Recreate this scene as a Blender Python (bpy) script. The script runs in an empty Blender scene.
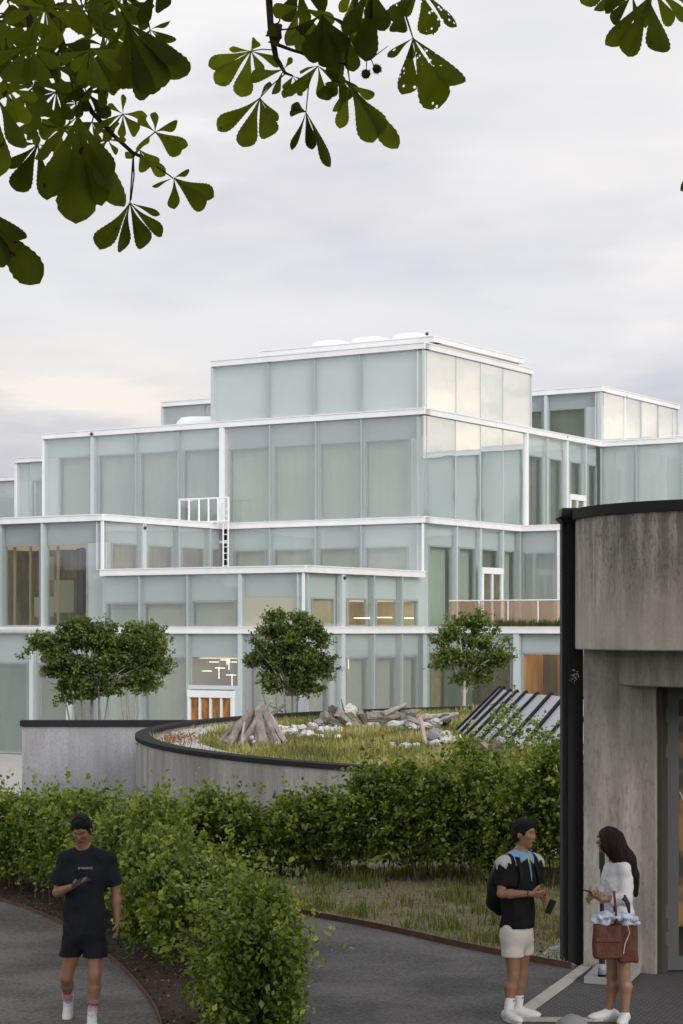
import bpy, math, random
import numpy as np
from mathutils import Vector, Matrix, noise as mnoise
random.seed(7); RNG = np.random.default_rng(7)
sc = bpy.context.scene
COL = sc.collection
FPX = 1990.0; CX = 341.5; HY = 628.5; CZ = 3.5

def P(px, py, d):
    return Vector(((px-CX)/FPX*d, d, CZ-(py-HY)/FPX*d))

# ---------------------------------------------------------------- materials
MATS = {}
def mat(name, color=(.5,.5,.5), rough=.6, metal=0., spec=.5, var=0., vscale=3., bump=0., bscale=20., emit=None, stretch=None, sss=0.):
    if name in MATS: return MATS[name]
    m = bpy.data.materials.new(name); m.use_nodes = True
    nt = m.node_tree; b = nt.nodes['Principled BSDF']
    b.inputs['Base Color'].default_value = (*color, 1); b.inputs['Roughness'].default_value = rough
    b.inputs['Metallic'].default_value = metal; b.inputs['Specular IOR Level'].default_value = spec
    if emit:
        b.inputs['Emission Color'].default_value = (*emit[0], 1); b.inputs['Emission Strength'].default_value = emit[1]
    if sss:
        b.inputs['Subsurface Weight'].default_value = sss; b.inputs['Subsurface Radius'].default_value = (.02,.008,.004)
    if var or bump:
        tc = nt.nodes.new('ShaderNodeTexCoord'); mp = nt.nodes.new('ShaderNodeMapping')
        nt.links.new(tc.outputs['Object'], mp.inputs[0])
        if stretch: mp.inputs['Scale'].default_value = stretch
    if var:
        n = nt.nodes.new('ShaderNodeTexNoise'); n.inputs['Scale'].default_value = vscale; n.inputs['Detail'].default_value = 6
        n.inputs['Roughness'].default_value = .65
        nt.links.new(mp.outputs[0], n.inputs['Vector'])
        r = nt.nodes.new('ShaderNodeMapRange'); r.inputs['From Min'].default_value = .3; r.inputs['From Max'].default_value = .7
        r.inputs['To Min'].default_value = 1-var; r.inputs['To Max'].default_value = 1+var
        nt.links.new(n.outputs['Fac'], r.inputs['Value'])
        mx = nt.nodes.new('ShaderNodeVectorMath'); mx.operation = 'SCALE'; mx.inputs[0].default_value = color
        nt.links.new(r.outputs[0], mx.inputs['Scale']); nt.links.new(mx.outputs[0], b.inputs['Base Color'])
    if bump:
        n2 = nt.nodes.new('ShaderNodeTexNoise'); n2.inputs['Scale'].default_value = bscale; n2.inputs['Detail'].default_value = 5
        nt.links.new(mp.outputs[0], n2.inputs['Vector'])
        bp = nt.nodes.new('ShaderNodeBump'); bp.inputs['Strength'].default_value = bump; bp.inputs['Distance'].default_value = .02
        nt.links.new(n2.outputs['Fac'], bp.inputs['Height']); nt.links.new(bp.outputs[0], b.inputs['Normal'])
    MATS[name] = m
    return m

def leaf_mat(name, stops, transl=.35, rough=.5, spec=.4):
    m = bpy.data.materials.new(name); m.use_nodes = True
    nt = m.node_tree; b = nt.nodes['Principled BSDF']; out = nt.nodes['Material Output']
    at = nt.nodes.new('ShaderNodeAttribute'); at.attribute_name = 'tone'
    cr = nt.nodes.new('ShaderNodeValToRGB')
    while len(cr.color_ramp.elements) < len(stops): cr.color_ramp.elements.new(.5)
    for i, (p, c) in enumerate(stops):
        cr.color_ramp.elements[i].position = p; cr.color_ramp.elements[i].color = (*c, 1)
    nt.links.new(at.outputs['Fac'], cr.inputs[0]); nt.links.new(cr.outputs[0], b.inputs['Base Color'])
    b.inputs['Roughness'].default_value = rough; b.inputs['Specular IOR Level'].default_value = spec
    t = nt.nodes.new('ShaderNodeBsdfTranslucent')
    mul = nt.nodes.new('ShaderNodeVectorMath'); mul.operation = 'MULTIPLY'; mul.inputs[1].default_value = (1.3, 1.35, .5)
    nt.links.new(cr.outputs[0], mul.inputs[0]); nt.links.new(mul.outputs[0], t.inputs['Color'])
    mx = nt.nodes.new('ShaderNodeMixShader'); mx.inputs[0].default_value = transl
    nt.links.new(b.outputs[0], mx.inputs[1]); nt.links.new(t.outputs[0], mx.inputs[2]); nt.links.new(mx.outputs[0], out.inputs[0])
    MATS[name] = m
    return m

def glass_mat(name, tint, milk, milkcol, refl, rough=.02):
    """see-through pane: tinted transparency + a little milky scatter + mirror growing at grazing angles"""
    m = bpy.data.materials.new(name); m.use_nodes = True
    nt = m.node_tree; nt.nodes.remove(nt.nodes['Principled BSDF']); out = nt.nodes['Material Output']
    tr = nt.nodes.new('ShaderNodeBsdfTransparent'); tr.inputs[0].default_value = (*tint, 1)
    df = nt.nodes.new('ShaderNodeBsdfDiffuse'); df.inputs[0].default_value = (*milkcol, 1)
    gl = nt.nodes.new('ShaderNodeBsdfGlossy'); gl.inputs['Roughness'].default_value = rough; gl.inputs[0].default_value = (1, 1, 1, 1)
    m1 = nt.nodes.new('ShaderNodeMixShader'); m1.inputs[0].default_value = milk
    nt.links.new(tr.outputs[0], m1.inputs[1]); nt.links.new(df.outputs[0], m1.inputs[2])
    lw = nt.nodes.new('ShaderNodeLayerWeight'); lw.inputs['Blend'].default_value = .35
    mr = nt.nodes.new('ShaderNodeMapRange'); mr.inputs['To Min'].default_value = refl*.45; mr.inputs['To Max'].default_value = min(1, refl*2.2)
    nt.links.new(lw.outputs['Facing'], mr.inputs['Value'])
    tc = nt.nodes.new('ShaderNodeTexCoord'); nz = nt.nodes.new('ShaderNodeTexNoise'); nz.inputs['Scale'].default_value = .55; nz.inputs['Detail'].default_value = 2
    bp = nt.nodes.new('ShaderNodeBump'); bp.inputs['Strength'].default_value = .10; bp.inputs['Distance'].default_value = .06
    nt.links.new(tc.outputs['Object'], nz.inputs['Vector']); nt.links.new(nz.outputs['Fac'], bp.inputs['Height']); 
    oi = nt.nodes.new('ShaderNodeObjectInfo'); wn = nt.nodes.new('ShaderNodeTexWhiteNoise'); wn.noise_dimensions = '1D'; nt.links.new(oi.outputs['Random'], wn.inputs['W'])
    s1 = nt.nodes.new('ShaderNodeVectorMath'); s1.operation = 'SUBTRACT'; s1.inputs[1].default_value = (.5,.5,.5); nt.links.new(wn.outputs['Color'], s1.inputs[0])
    s2 = nt.nodes.new('ShaderNodeVectorMath'); s2.operation = 'SCALE'; s2.inputs['Scale'].default_value = .035; nt.links.new(s1.outputs[0], s2.inputs[0])
    s3 = nt.nodes.new('ShaderNodeVectorMath'); s3.operation = 'ADD'; nt.links.new(bp.outputs[0], s3.inputs[0]); nt.links.new(s2.outputs[0], s3.inputs[1])
    s4 = nt.nodes.new('ShaderNodeVectorMath'); s4.operation = 'NORMALIZE'; nt.links.new(s3.outputs[0], s4.inputs[0]); nt.links.new(s4.outputs[0], gl.inputs['Normal'])
    m2 = nt.nodes.new('ShaderNodeMixShader')
    nt.links.new(mr.outputs[0], m2.inputs[0]); nt.links.new(m1.outputs[0], m2.inputs[1]); nt.links.new(gl.outputs[0], m2.inputs[2])
    nt.links.new(m2.outputs[0], out.inputs[0])
    MATS[name] = m
    return m

# ---------------------------------------------------------------- object helpers
def tag(o, label=None, cat=None, group=None, kind=None):
    if label: o['label'] = label
    if cat: o['category'] = cat
    if group: o['group'] = group
    if kind: o['kind'] = kind
    return o
def empty(name, loc, label, cat, group=None):
    o = bpy.data.objects.new(name, None); COL.objects.link(o); o.location = loc; o.empty_display_size = .1
    return tag(o, label, cat, group)
def link(name, me, m, parent=None, smooth=False):
    o = bpy.data.objects.new(name, me); COL.objects.link(o)
    if m is not None: me.materials.append(m)
    if smooth: me.polygons.foreach_set('use_smooth', np.ones(len(me.polygons), dtype=bool))
    if parent is not None:
        o.parent = parent; o.matrix_parent_inverse = Matrix.Translation(-Vector(parent.location)) if parent.parent is None else Matrix()
    return o
class MB:
    """collects shapes (world coordinates) for one mesh"""
    def __init__(s): s.v = []; s.f = []
    def add(s, v, f):
        n = len(s.v); s.v += [tuple(p) for p in v]; s.f += [tuple(i+n for i in q) for q in f]; return s
    def hexa(s, a, b):      # bottom quad a, top quad b (ccw)
        return s.add(list(a)+list(b), [(3,2,1,0),(4,5,6,7),(0,1,5,4),(1,2,6,5),(2,3,7,6),(3,0,4,7)])
    def box(s, c, sz, rz=0.):
        cx, cy, cz = c; x, y, z = [k/2 for k in sz]; co, si = math.cos(rz), math.sin(rz)
        q = [(-x,-y),(x,-y),(x,y),(-x,y)]; q = [(cx+a*co-b*si, cy+a*si+b*co) for a, b in q]
        return s.hexa([(a,b,cz-z) for a,b in q], [(a,b,cz+z) for a,b in q])
    def prism(s, poly, z0, z1):
        n = len(poly)
        z0f = z0 if callable(z0) else (lambda p: z0)
        z1f = z1 if callable(z1) else (lambda p: z1)
        v = [(p[0],p[1],z0f(p)) for p in poly]+[(p[0],p[1],z1f(p)) for p in poly]
        f = [tuple(range(n))[::-1], tuple(range(n,2*n))]+[(i,(i+1)%n,(i+1)%n+n,i+n) for i in range(n)]
        return s.add(v, f)
    def strip(s, A, B, z0, z1):     # wall between two parallel polylines
        n = len(A)
        v = [(p[0],p[1],z0) for p in A]+[(p[0],p[1],z0) for p in B]+[(p[0],p[1],z1) for p in A]+[(p[0],p[1],z1) for p in B]
        f = []
        for i in range(n-1):
            f += [(i,i+1,i+1+2*n,i+2*n), (n+i+1,n+i,3*n+i,3*n+i+1), (2*n+i,2*n+i+1,3*n+i+1,3*n+i), (i+1,i,n+i,n+i+1)]
        f += [(0,2*n,3*n,n), (n-1,2*n-1,4*n-1,3*n-1)]
        return s.add(v, f)
    def tube(s, pts, rad, n=8, cap=True):
        pts = [Vector(p) for p in pts]; k = len(pts)
        if not hasattr(rad, '__len__'): rad = [rad]*k
        up = Vector((0,0,1)); base = len(s.v); V = []; F = []
        for i, p in enumerate(pts):
            d = (pts[min(i+1,k-1)]-pts[max(i-1,0)])
            if d.length < 1e-9: d = Vector((0,0,1))
            d.normalize()
            a = d.cross(up)
            if a.length < .1: a = d.cross(Vector((1,0,0)))
            a.normalize(); b = d.cross(a)
            if i and (a.dot(pa) < 0): a = -a; b = -b
            pa = a
            for j in range(n):
                t = 2*math.pi*j/n; V.append(p+a*math.cos(t)*rad[i]+b*math.sin(t)*rad[i])
        for i in range(k-1):
            for j in range(n):
                F.append((i*n+j, i*n+(j+1)%n, (i+1)*n+(j+1)%n, (i+1)*n+j))
        if cap: F += [tuple(range(n))[::-1], tuple(range((k-1)*n, k*n))]
        return s.add(V, F)
    def lathe(s, prof, c, n=32, a0=0., a1=2*math.pi):
        V = []; F = []; full = abs(a1-a0-2*math.pi) < 1e-6; m = n if full else n+1; k = len(prof)
        for i in range(m):
            t = a0+(a1-a0)*i/n
            for r, z in prof: V.append((c[0]+r*math.cos(t), c[1]+r*math.sin(t), c[2]+z))
        for i in range(n):
            i2 = (i+1) % m
            for j in range(k-1): F.append((i*k+j, i2*k+j, i2*k+j+1, i*k+j+1))
        return s.add(V, F)
    def ball(s, c, r, seed=0, amp=0., n=10, freq=2.):
        V = []; F = []
        r = Vector(r) if hasattr(r, '__len__') else Vector((r,r,r))
        for i in range(n+1):
            ph = math.pi*i/n
            for j in range(n*2):
                t = math.pi*j/n; d = Vector((math.sin(ph)*math.cos(t), math.sin(ph)*math.sin(t), math.cos(ph)))
                k = 1+amp*mnoise.noise(d*freq+Vector((seed*7.1,seed*3.3,0)))
                V.append((c[0]+d.x*r.x*k, c[1]+d.y*r.y*k, c[2]+d.z*r.z*k))
        m = n*2
        for i in range(n):
            for j in range(m):
                F.append((i*m+j, (i+1)*m+j, (i+1)*m+(j+1)%m, i*m+(j+1)%m))
        return s.add(V, F)
    def build(s, name, m, parent=None, smooth=False):
        me = bpy.data.meshes.new(name); me.from_pydata(s.v, [], s.f); me.validate(clean_customdata=False)
        return link(name, me, m, parent, smooth)

def np_mesh(name, V, F, tone=None):
    """V (n,3), F (m,k) with k = 3 or 4; tone per face"""
    me = bpy.data.meshes.new(name); k = F.shape[1]
    me.vertices.add(len(V)); me.vertices.foreach_set('co', V.astype(np.float32).ravel())
    me.loops.add(F.size); me.loops.foreach_set('vertex_index', F.astype(np.int32).ravel())
    me.polygons.add(len(F)); me.polygons.foreach_set('loop_start', np.arange(0, F.size, k, dtype=np.int32))
    if tone is not None:
        a = me.attributes.new('tone', 'FLOAT', 'FACE'); a.data.foreach_set('value', tone.astype(np.float32))
    me.update(calc_edges=True)
    return me
def unit(a): return a/np.maximum(np.linalg.norm(a, axis=-1, keepdims=True), 1e-9)
def leaves(name, pos, size, axis, m, parent, tone, wid=.34, fold=.25, tilt=.8):
    """folded leaf blades, one per position"""
    n = len(pos); a = unit(axis)
    rnd = unit(RNG.normal(size=(n,3))*tilt+np.array([0,0,1.]))
    sd = unit(np.cross(a, rnd)); nr = np.cross(sd, a)
    L = size[:,None]
    V = np.stack([pos-a*L*.5, pos-sd*L*wid-a*L*.02+nr*L*fold*wid, pos+a*L*.5-nr*L*.1, pos+sd*L*wid-a*L*.02+nr*L*fold*wid], 1).reshape(-1,3)
    i = np.arange(n)*4
    F = np.stack([np.stack([i,i+1,i+2],1), np.stack([i,i+2,i+3],1)], 1).reshape(-1,3)
    return link(name, np_mesh(name, V, F, np.repeat(tone,2)), m, parent)
def blades(name, pos, h, m, parent, tone, lean=.35, w=.012):
    n = len(pos); ang = RNG.uniform(0, 2*np.pi, n); d = np.stack([np.cos(ang), np.sin(ang), 0*ang], 1)
    ln = RNG.uniform(.1, 1, n)[:,None]*lean; H = h[:,None]; up = np.array([0,0,1.])
    sd = np.stack([-np.sin(ang+RNG.uniform(-1,1,n)), np.cos(ang), 0*ang], 1)*w
    m1 = pos+up*H*.55+d*H*ln*.35; t = pos+up*H*(1-ln*.35)+d*H*ln
    V = np.stack([pos-sd, pos+sd, m1+sd*.7, m1-sd*.7, t, t], 1)
    V = V[:,:5].reshape(-1,3); i = np.arange(n)*5
    F = np.concatenate([np.stack([i,i+1,i+2],1), np.stack([i,i+2,i+3],1), np.stack([i+3,i+2,i+4],1)])
    return link(name, np_mesh(name, V, F, np.concatenate([tone]*3)), m, parent)
BACK=1.4; SUNE=1.5; NSHADE=15000
# ---------------------------------------------------------------- camera, sky, sun
cam = bpy.data.cameras.new('camera'); co = bpy.data.objects.new('camera', cam); COL.objects.link(co); sc.camera = co
co.location = (0,0,CZ); co.rotation_euler = (math.radians(90),0,0)
cam.sensor_fit = 'VERTICAL'; cam.sensor_height = 36; cam.sensor_width = 24; cam.lens = FPX/1024*36
cam.shift_y = (HY-512)/1024; cam.clip_end = 3000; cam.clip_start = .05
sc.view_settings.view_transform = 'Standard'; sc.view_settings.look = 'None'; sc.view_settings.exposure = 0; sc.view_settings.gamma = 1
SUN_EL, SUN_AZ = 20, 150      # degrees; azimuth from +Y clockwise (behind the camera, to the right)
w = bpy.data.worlds.new('World'); sc.world = w; w.use_nodes = True
nt = w.node_tree; N = nt.nodes; Lk = nt.links.new; bg = N['Background']; bg.inputs['Strength'].default_value = .1
sky = N.new('ShaderNodeTexSky'); sky.sky_type = 'NISHITA'; sky.sun_disc = False
sky.sun_elevation = math.radians(SUN_EL); sky.sun_rotation = math.radians(SUN_AZ); sky.dust_density = 3
tc = N.new('ShaderNodeTexCoord'); sep = N.new('ShaderNodeSeparateXYZ'); Lk(tc.outputs['Generated'], sep.inputs[0])
def math_(op, a, b=None, c=None, clamp=False):
    n = N.new('ShaderNodeMath'); n.operation = op; n.use_clamp = clamp
    for i, x in enumerate((a, b, c)):
        if x is None: continue
        if isinstance(x, (int, float)): n.inputs[i].default_value = x
        else: Lk(x, n.inputs[i])
    return n.outputs[0]
zc = math_('MAXIMUM', sep.outputs['Z'], 0.)
den = math_('ADD', zc, .07)
cmb = N.new('ShaderNodeCombineXYZ')
Lk(math_('DIVIDE', sep.outputs['X'], den), cmb.inputs[0]); Lk(math_('DIVIDE', sep.outputs['Y'], den), cmb.inputs[1])
def noise_(vec, scale, detail=5, rough=.5, mscale=(1,1,1), loc=(0,0,0)):
    mp = N.new('ShaderNodeMapping'); mp.inputs['Scale'].default_value = mscale; mp.inputs['Location'].default_value = loc
    Lk(vec, mp.inputs[0]); n = N.new('ShaderNodeTexNoise'); n.inputs['Scale'].default_value = scale
    n.inputs['Detail'].default_value = detail; n.inputs['Roughness'].default_value = rough; Lk(mp.outputs[0], n.inputs['Vector'])
    return n.outputs['Fac']
n1 = noise_(cmb.outputs[0], .55, 5, .5, (1,.8,1), (2.3,.4,0))
ramp = N.new('ShaderNodeValToRGB'); e = ramp.color_ramp.elements
e[0].position = .3; e[0].color = (.56,.57,.645,1); e[1].position = .62; e[1].color = (.83,.83,.86,1)
x = e.new(.46); x.color = (.68,.685,.745,1)
# lower sky is greyer, upper paler
el = math_('MULTIPLY_ADD', zc, 1.9, -.24)
Lk(math_('ADD', math_('MULTIPLY', math_('SUBTRACT', n1, .5), 1.7), math_('ADD', el, .5)), ramp.inputs[0])
def glow(az, eln, saz, sel, col, amt, prev, nz=True):
    """a bright bank of cloud round one direction"""
    a = math_('SUBTRACT', math_('ARCTAN2', sep.outputs['X'], sep.outputs['Y']), math.radians(az))
    b = math_('SUBTRACT', math_('ARCSINE', sep.outputs['Z']), math.radians(eln))
    r = math_('ADD', math_('POWER', math_('DIVIDE', a, math.radians(saz)), 2), math_('POWER', math_('DIVIDE', b, math.radians(sel)), 2))
    g = math_('MULTIPLY', math_('EXPONENT', math_('MULTIPLY', r, -1)), amt)
    if nz: g = math_('MULTIPLY', g, math_('MULTIPLY_ADD', math_('SUBTRACT', n2, .5), 4.5, .95), clamp=True)
    mx = N.new('ShaderNodeMix'); mx.data_type = 'RGBA'; Lk(g, mx.inputs['Factor']); Lk(prev, mx.inputs[6]); mx.inputs[7].default_value = (*col, 1)
    return mx.outputs[2]
n2 = noise_(tc.outputs['Generated'], 7., 6, .55, (1,1,4.5), (.3,.1,.2))
c = ramp.outputs[0]
c = glow(-9, 6.4, 8, 1.5, (.98,.92,.86), .95, c)
c = glow(-6, 17, 8, 5, (.97,.955,.96), .75, c)
c = glow(56, 11, 32, 7, (1.78,1.55,1.29), .85, c)
# the cloud deck is brighter behind the viewer, where the low sun stands above it
back = math_('MULTIPLY_ADD', math_('MAXIMUM', math_('MULTIPLY', sep.outputs['Y'], -1), 0), BACK, 1.)
hi = math_('MULTIPLY_ADD', math_('MAXIMUM', math_('SUBTRACT', sep.outputs['Z'], .35), 0), .0, 1.)
sc1 = N.new('ShaderNodeVectorMath'); sc1.operation = 'SCALE'; Lk(c, sc1.inputs[0]); Lk(math_('MULTIPLY', math_('MULTIPLY', back, hi), 10.), sc1.inputs['Scale'])
mxs = N.new('ShaderNodeMix'); mxs.data_type = 'RGBA'; mxs.inputs['Factor'].default_value = .94; Lk(sky.outputs[0], mxs.inputs[6]); Lk(sc1.outputs[0], mxs.inputs[7])
Lk(mxs.outputs[2], bg.inputs['Color'])
sl = bpy.data.lights.new('sun', 'SUN'); sl.energy = SUNE; sl.angle = math.radians(20); sl.color = (1,.95,.88)
so = bpy.data.objects.new('sun', sl); COL.objects.link(so)
az = math.radians(SUN_AZ); elv = math.radians(SUN_EL)
so.rotation_euler = (-Vector((math.sin(az)*math.cos(elv), math.cos(az)*math.cos(elv), math.sin(elv)))).to_track_quat('-Z','Y').to_euler()
so.location = (0,-20,30)

# added ring of wooded slopes, unseen; darkens low reflections in the glass
def _added_hills():
    V = []; F = []; n = 120
    for i in range(n+1):
        a = math.radians(42+(318-42)*i/n); h = 24+13*mnoise.noise(Vector((a*2.2,1,0)))+5*mnoise.noise(Vector((a*9,4,0)))+2*mnoise.noise(Vector((a*40,4,0)))
        h *= .95 if a < math.radians(130) else 1.25
        for (r_, z_) in ((395,-8),(405,h*.45),(440,h*.85),(470,h),(520,-8)): V.append((r_*math.sin(a), r_*math.cos(a), z_))
    for i in range(n):
        for j in range(4): F.append((i*5+j, (i+1)*5+j, (i+1)*5+j+1, i*5+j+1))
    tag(MB().add(V, F).build('added_hills', mat('added_hill', (.050,.065,.035), .95, var=.5, vscale=.05)), kind='structure')
_added_hills()
# ---------------------------------------------------------------- glass building
TH = math.radians(32.15); BC, BS = math.cos(TH), math.sin(TH); SCL = .9; X0 = (423.3-CX)/FPX*100
def W(u, v): return Vector(((X0-u*BC+v*BS)*SCL, (100+u*BS+v*BC)*SCL))
def u_at(px, v): k = (px-CX)/FPX; return (X0+v*BS-k*(100+v*BC))/(BC+k*BS)
def v_at(px, u): k = (px-CX)/FPX; return (k*(100+u*BS)-X0+u*BC)/(BS-k*BC)
def ZW(z): return CZ+SCL*z
z0, z1, z2, z3, z4, z5 = -6.39, .09, 2.89, 5.64, 11.09, 14.38
BT = .33                              # roof edge height in model units
white = mat('white_enamel', (.80,.80,.81), .4, var=.06, vscale=1.5, stretch=(1,1,.4))
spand = mat('blue_grey_spandrel', (.52,.56,.58), .35, var=.05, vscale=.4)
spand2 = mat('grey_spandrel', (.36,.385,.41), .4, var=.05, vscale=.4)
milk = mat('frosted_teal_glass', (.63,.69,.68), .18, var=.04, vscale=.35)
palem = mat('pale_frosted_glass', (.70,.76,.75), .15, var=.03, vscale=.4)
filler = mat('pale_grey_panel', (.58,.62,.63), .4, var=.03)
fdark = mat('dark_grey_frame', (.36,.39,.40), .45)
muln = mat('grey_mullion', (.36,.41,.42), .4)
post_m = mat('silver_post', (.52,.57,.59), .4)
cur_g = mat('sage_curtain', (.50,.55,.47), .8, var=.12, vscale=.7, stretch=(6,6,.4))
cur_b = mat('beige_blind', (.60,.58,.49), .8, var=.12, vscale=.6, stretch=(3,3,.6))
cur_y = mat('cream_blind', (.56,.52,.40), .8, var=.10, vscale=.6, stretch=(3,3,.6))
cur_p = mat('misty_curtain', (.48,.515,.52), .8, var=.14, vscale=.5, stretch=(3,3,.5))
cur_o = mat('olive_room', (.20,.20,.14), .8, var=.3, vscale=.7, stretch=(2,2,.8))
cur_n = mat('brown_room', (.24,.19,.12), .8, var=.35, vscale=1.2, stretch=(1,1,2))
room_w = mat('warm_plaster', (.58,.45,.29), .8, var=.15, vscale=.6)
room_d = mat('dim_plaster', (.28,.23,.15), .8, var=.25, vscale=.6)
room_f = mat('timber_floor', (.25,.17,.10), .6)
wood = mat('orange_timber', (.30,.13,.035), .5, var=.3, vscale=3, stretch=(4,4,.3))
wood2 = mat('dark_timber', (.09,.04,.015), .5)
lampm = mat('lamp_glow', (1,1,.9), .5, emit=((1,.93,.80), 2.2))
roofm = mat('pale_roof_gravel', (.5,.5,.48), .9, var=.15, vscale=3)
skin_g = glass_mat('outer_glass', (.95,.965,.96), .15, (.68,.72,.715), .085)
skin_r = glass_mat('outer_glass_sky_side', (.91,.95,.94), .08, (.66,.70,.69), .42)
skin_c = glass_mat('clear_outer_glass', (.96,.975,.965), .03, (.60,.66,.66), .06)
clear_g = glass_mat('window_glass', (.93,.95,.92), .005, (.5,.6,.58), .035)

bld = empty('glass_building', (0, 88, -2.25), 'large terraced building of pale green glass boxes with thin white roof edges', 'building')

class Face:
    def __init__(s, kind, const, zb, zt, skin=None):
        s.k = kind; s.c = const; s.zb = ZW(zb); s.zt = ZW(zt-BT); s.skin = skin or skin_g
        s.inn = Vector((BS, BC)) if kind == 'F' else Vector((-BC, BS))
        s.rt = Vector((BC, -BS)) if kind == 'F' else Vector((BS, BC))
    def pt(s, px):
        return W(u_at(px, s.c), s.c) if s.k == 'F' else W(s.c, v_at(px, s.c))
    def z(s, f): return s.zb+(s.zt-s.zb)*f
    def quad(s, a, b, o0, o1):
        A, B = (s.pt(a) if not isinstance(a, Vector) else a), (s.pt(b) if not isinstance(b, Vector) else b)
        return [A+s.inn*o0, B+s.inn*o0, B+s.inn*o1, A+s.inn*o1]
    def panel(s, a, b, f0, f1, o0, o1, m, name, parent=None, mb=None, zabs=False, gap=.0):
        q = s.quad(a, b, o0, o1)
        if gap: d = (q[1]-q[0]).normalized()*gap; q = [q[0]+d, q[1]-d, q[2]-d, q[3]+d]
        za, zb = (f0, f1) if zabs else (s.z(f0)+gap, s.z(f1)-gap)
        M = mb if mb is not None else MB()
        M.hexa([(p.x,p.y,za) for p in q], [(p.x,p.y,zb) for p in q])
        if mb is None: return M.build(name, m, parent if parent is not None else bld)
    def post(s, px, wd, m, name='mullion', o0=-.06, o1=.22, za=None, zb=None):
        wd *= .62 if name == 'post' else .8; c_ = s.pt(px); A = c_-s.rt*wd/2; B = c_+s.rt*wd/2
        za = s.zb if za is None else za; zb = s.zt if zb is None else zb
        return s.panel(A, B, za, zb, o0, o1, m, name, zabs=True)
    def bay(s, xl, xr, sp=.25, wins=(), fill=None, spm=None, whole=None, outer=True, lit=False):
        """one bay: outer glass pane, behind it the inner wall with spandrel, fillers and windows"""
        if outer: s.panel(xl, xr, 0, 1, 0, .03, s.skin, 'glass_pane', gap=.035)
        if whole is not None:
            s.panel(xl, xr, 0, 1, .28, .34, whole, 'inner_panel'); return
        s.panel(xl, xr, 1-sp, 1, .28, .34, spm or spand, 'spandrel')
        x = xl; sh = -3.2 if s.k == 'F' else 4.6
        wins = [(max(xl+.2, a+sh), min(xr-.2, b+sh), m) for a, b, m in wins]
        for (a, b, m) in list(wins)+[(xr, xr, None)]:
            if a-x > .4: s.panel(x, a, 0, 1-sp-.004, .28, .34, fill or filler, 'inner_panel')
            x = b
        for (a, b, m) in wins:
            A, B = s.pt(a), s.pt(b); ft = .07
            fr = MB(); d = s.rt*ft; zt = s.z(1-sp)-.01; zb = s.zb+.01
            s.panel(A, A+d, zb, zt, .22, .36, None, '', mb=fr, zabs=True); s.panel(B-d, B, zb, zt, .22, .36, None, '', mb=fr, zabs=True)
            s.panel(A+d, B-d, zt-ft, zt, .22, .36, None, '', mb=fr, zabs=True); s.panel(A+d, B-d, zb, zb+ft, .22, .36, None, '', mb=fr, zabs=True)
            wf = fr.build('window', fdark, bld)
            s.panel(A+d, B-d, zb+ft, zt-ft, .29, .305, clear_g, 'pane', wf, zabs=True)
            if m is not None: s.panel(A, B, zb, zt, .6, .64, m, 'curtain', wf, zabs=True)
    def edge(s, a, b, zt, ext=.12, both=0.):
        """white roof edge over this face, zt in model units"""
        A, B = s.pt(a) if not isinstance(a, Vector) else a, s.pt(b) if not isinstance(b, Vector) else b
        q = [A-s.inn*ext, B-s.inn*ext+s.rt*both, B+s.inn*.5+s.rt*both, A+s.inn*.5]
        M = MB(); za, zb = ZW(zt-BT)+.002, ZW(zt)-.05
        M.hexa([(p.x,p.y,za) for p in q], [(p.x,p.y,zb) for p in q]); M.build('roof_edge', white, bld)
        q = [p+(-s.inn*.03 if i < 2 else Vector((0,0))) for i, p in enumerate(q)]
        M = MB(); M.hexa([(p.x,p.y,zb+.002) for p in q], [(p.x,p.y,zb+.052) for p in q]); M.build('coping_strip', white, bld)
    def room(s, a, b, f0, f1, depth, wm, lit=0., lamps=True):
        A, B = s.pt(a), s.pt(b); za, zb = s.z(f0), s.z(f1); i0 = .4
        A0, B0, B1, A1 = A+s.inn*i0, B+s.inn*i0, B+s.inn*depth, A+s.inn*depth
        rm = MB(); t = .08
        for (p, q, r_, w_) in ((A1, B1, s.inn, 0), (A0, A1, -s.rt, 0), (B0, B1, s.rt, 0)):
            rm.hexa([(k.x,k.y,za) for k in (p, q, q+r_*t, p+r_*t)], [(k.x,k.y,zb) for k in (p, q, q+r_*t, p+r_*t)])
        rw = rm.build('room_wall', wm, bld)
        fl = MB(); Q = (A0, B0, B1, A1)
        fl.hexa([(k.x,k.y,za-.06) for k in Q], [(k.x,k.y,za+.02) for k in Q]); fl.build('floor', room_f, bld)
        fl = MB(); fl.hexa([(k.x,k.y,zb-.02) for k in Q], [(k.x,k.y,zb+.06) for k in Q]); fl.build('ceiling', mat('pale_ceiling', (.6,.55,.45), .8), bld)
        if lit:  # glowing ceiling panels added to brighten the room
            n = max(1, int((B-A).length/2.5)); d = s.rt; e_ = mat('added_glow_panel_%d' % int(lit*10), (.6,.5,.4), .5, emit=((1,.74,.45), lit*.12))
            for i in range(n):
                c_ = A+d*((B-A).length*(i+.5)/n)+s.inn*(depth*.5); M = MB(); M.box((c_.x, c_.y, zb-.06), (depth*.8,(B-A).length/n*.85,.05), math.atan2(d.y,d.x)+math.pi/2); M.build('added_glow_panel', e_, bld)

vR_end = v_at(531.2, 0); vIn = 21.15; v3 = 10.63; vA = -10.15; vB = -10.93; uA = 12.4; uL = u_at(212, 0)

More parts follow.
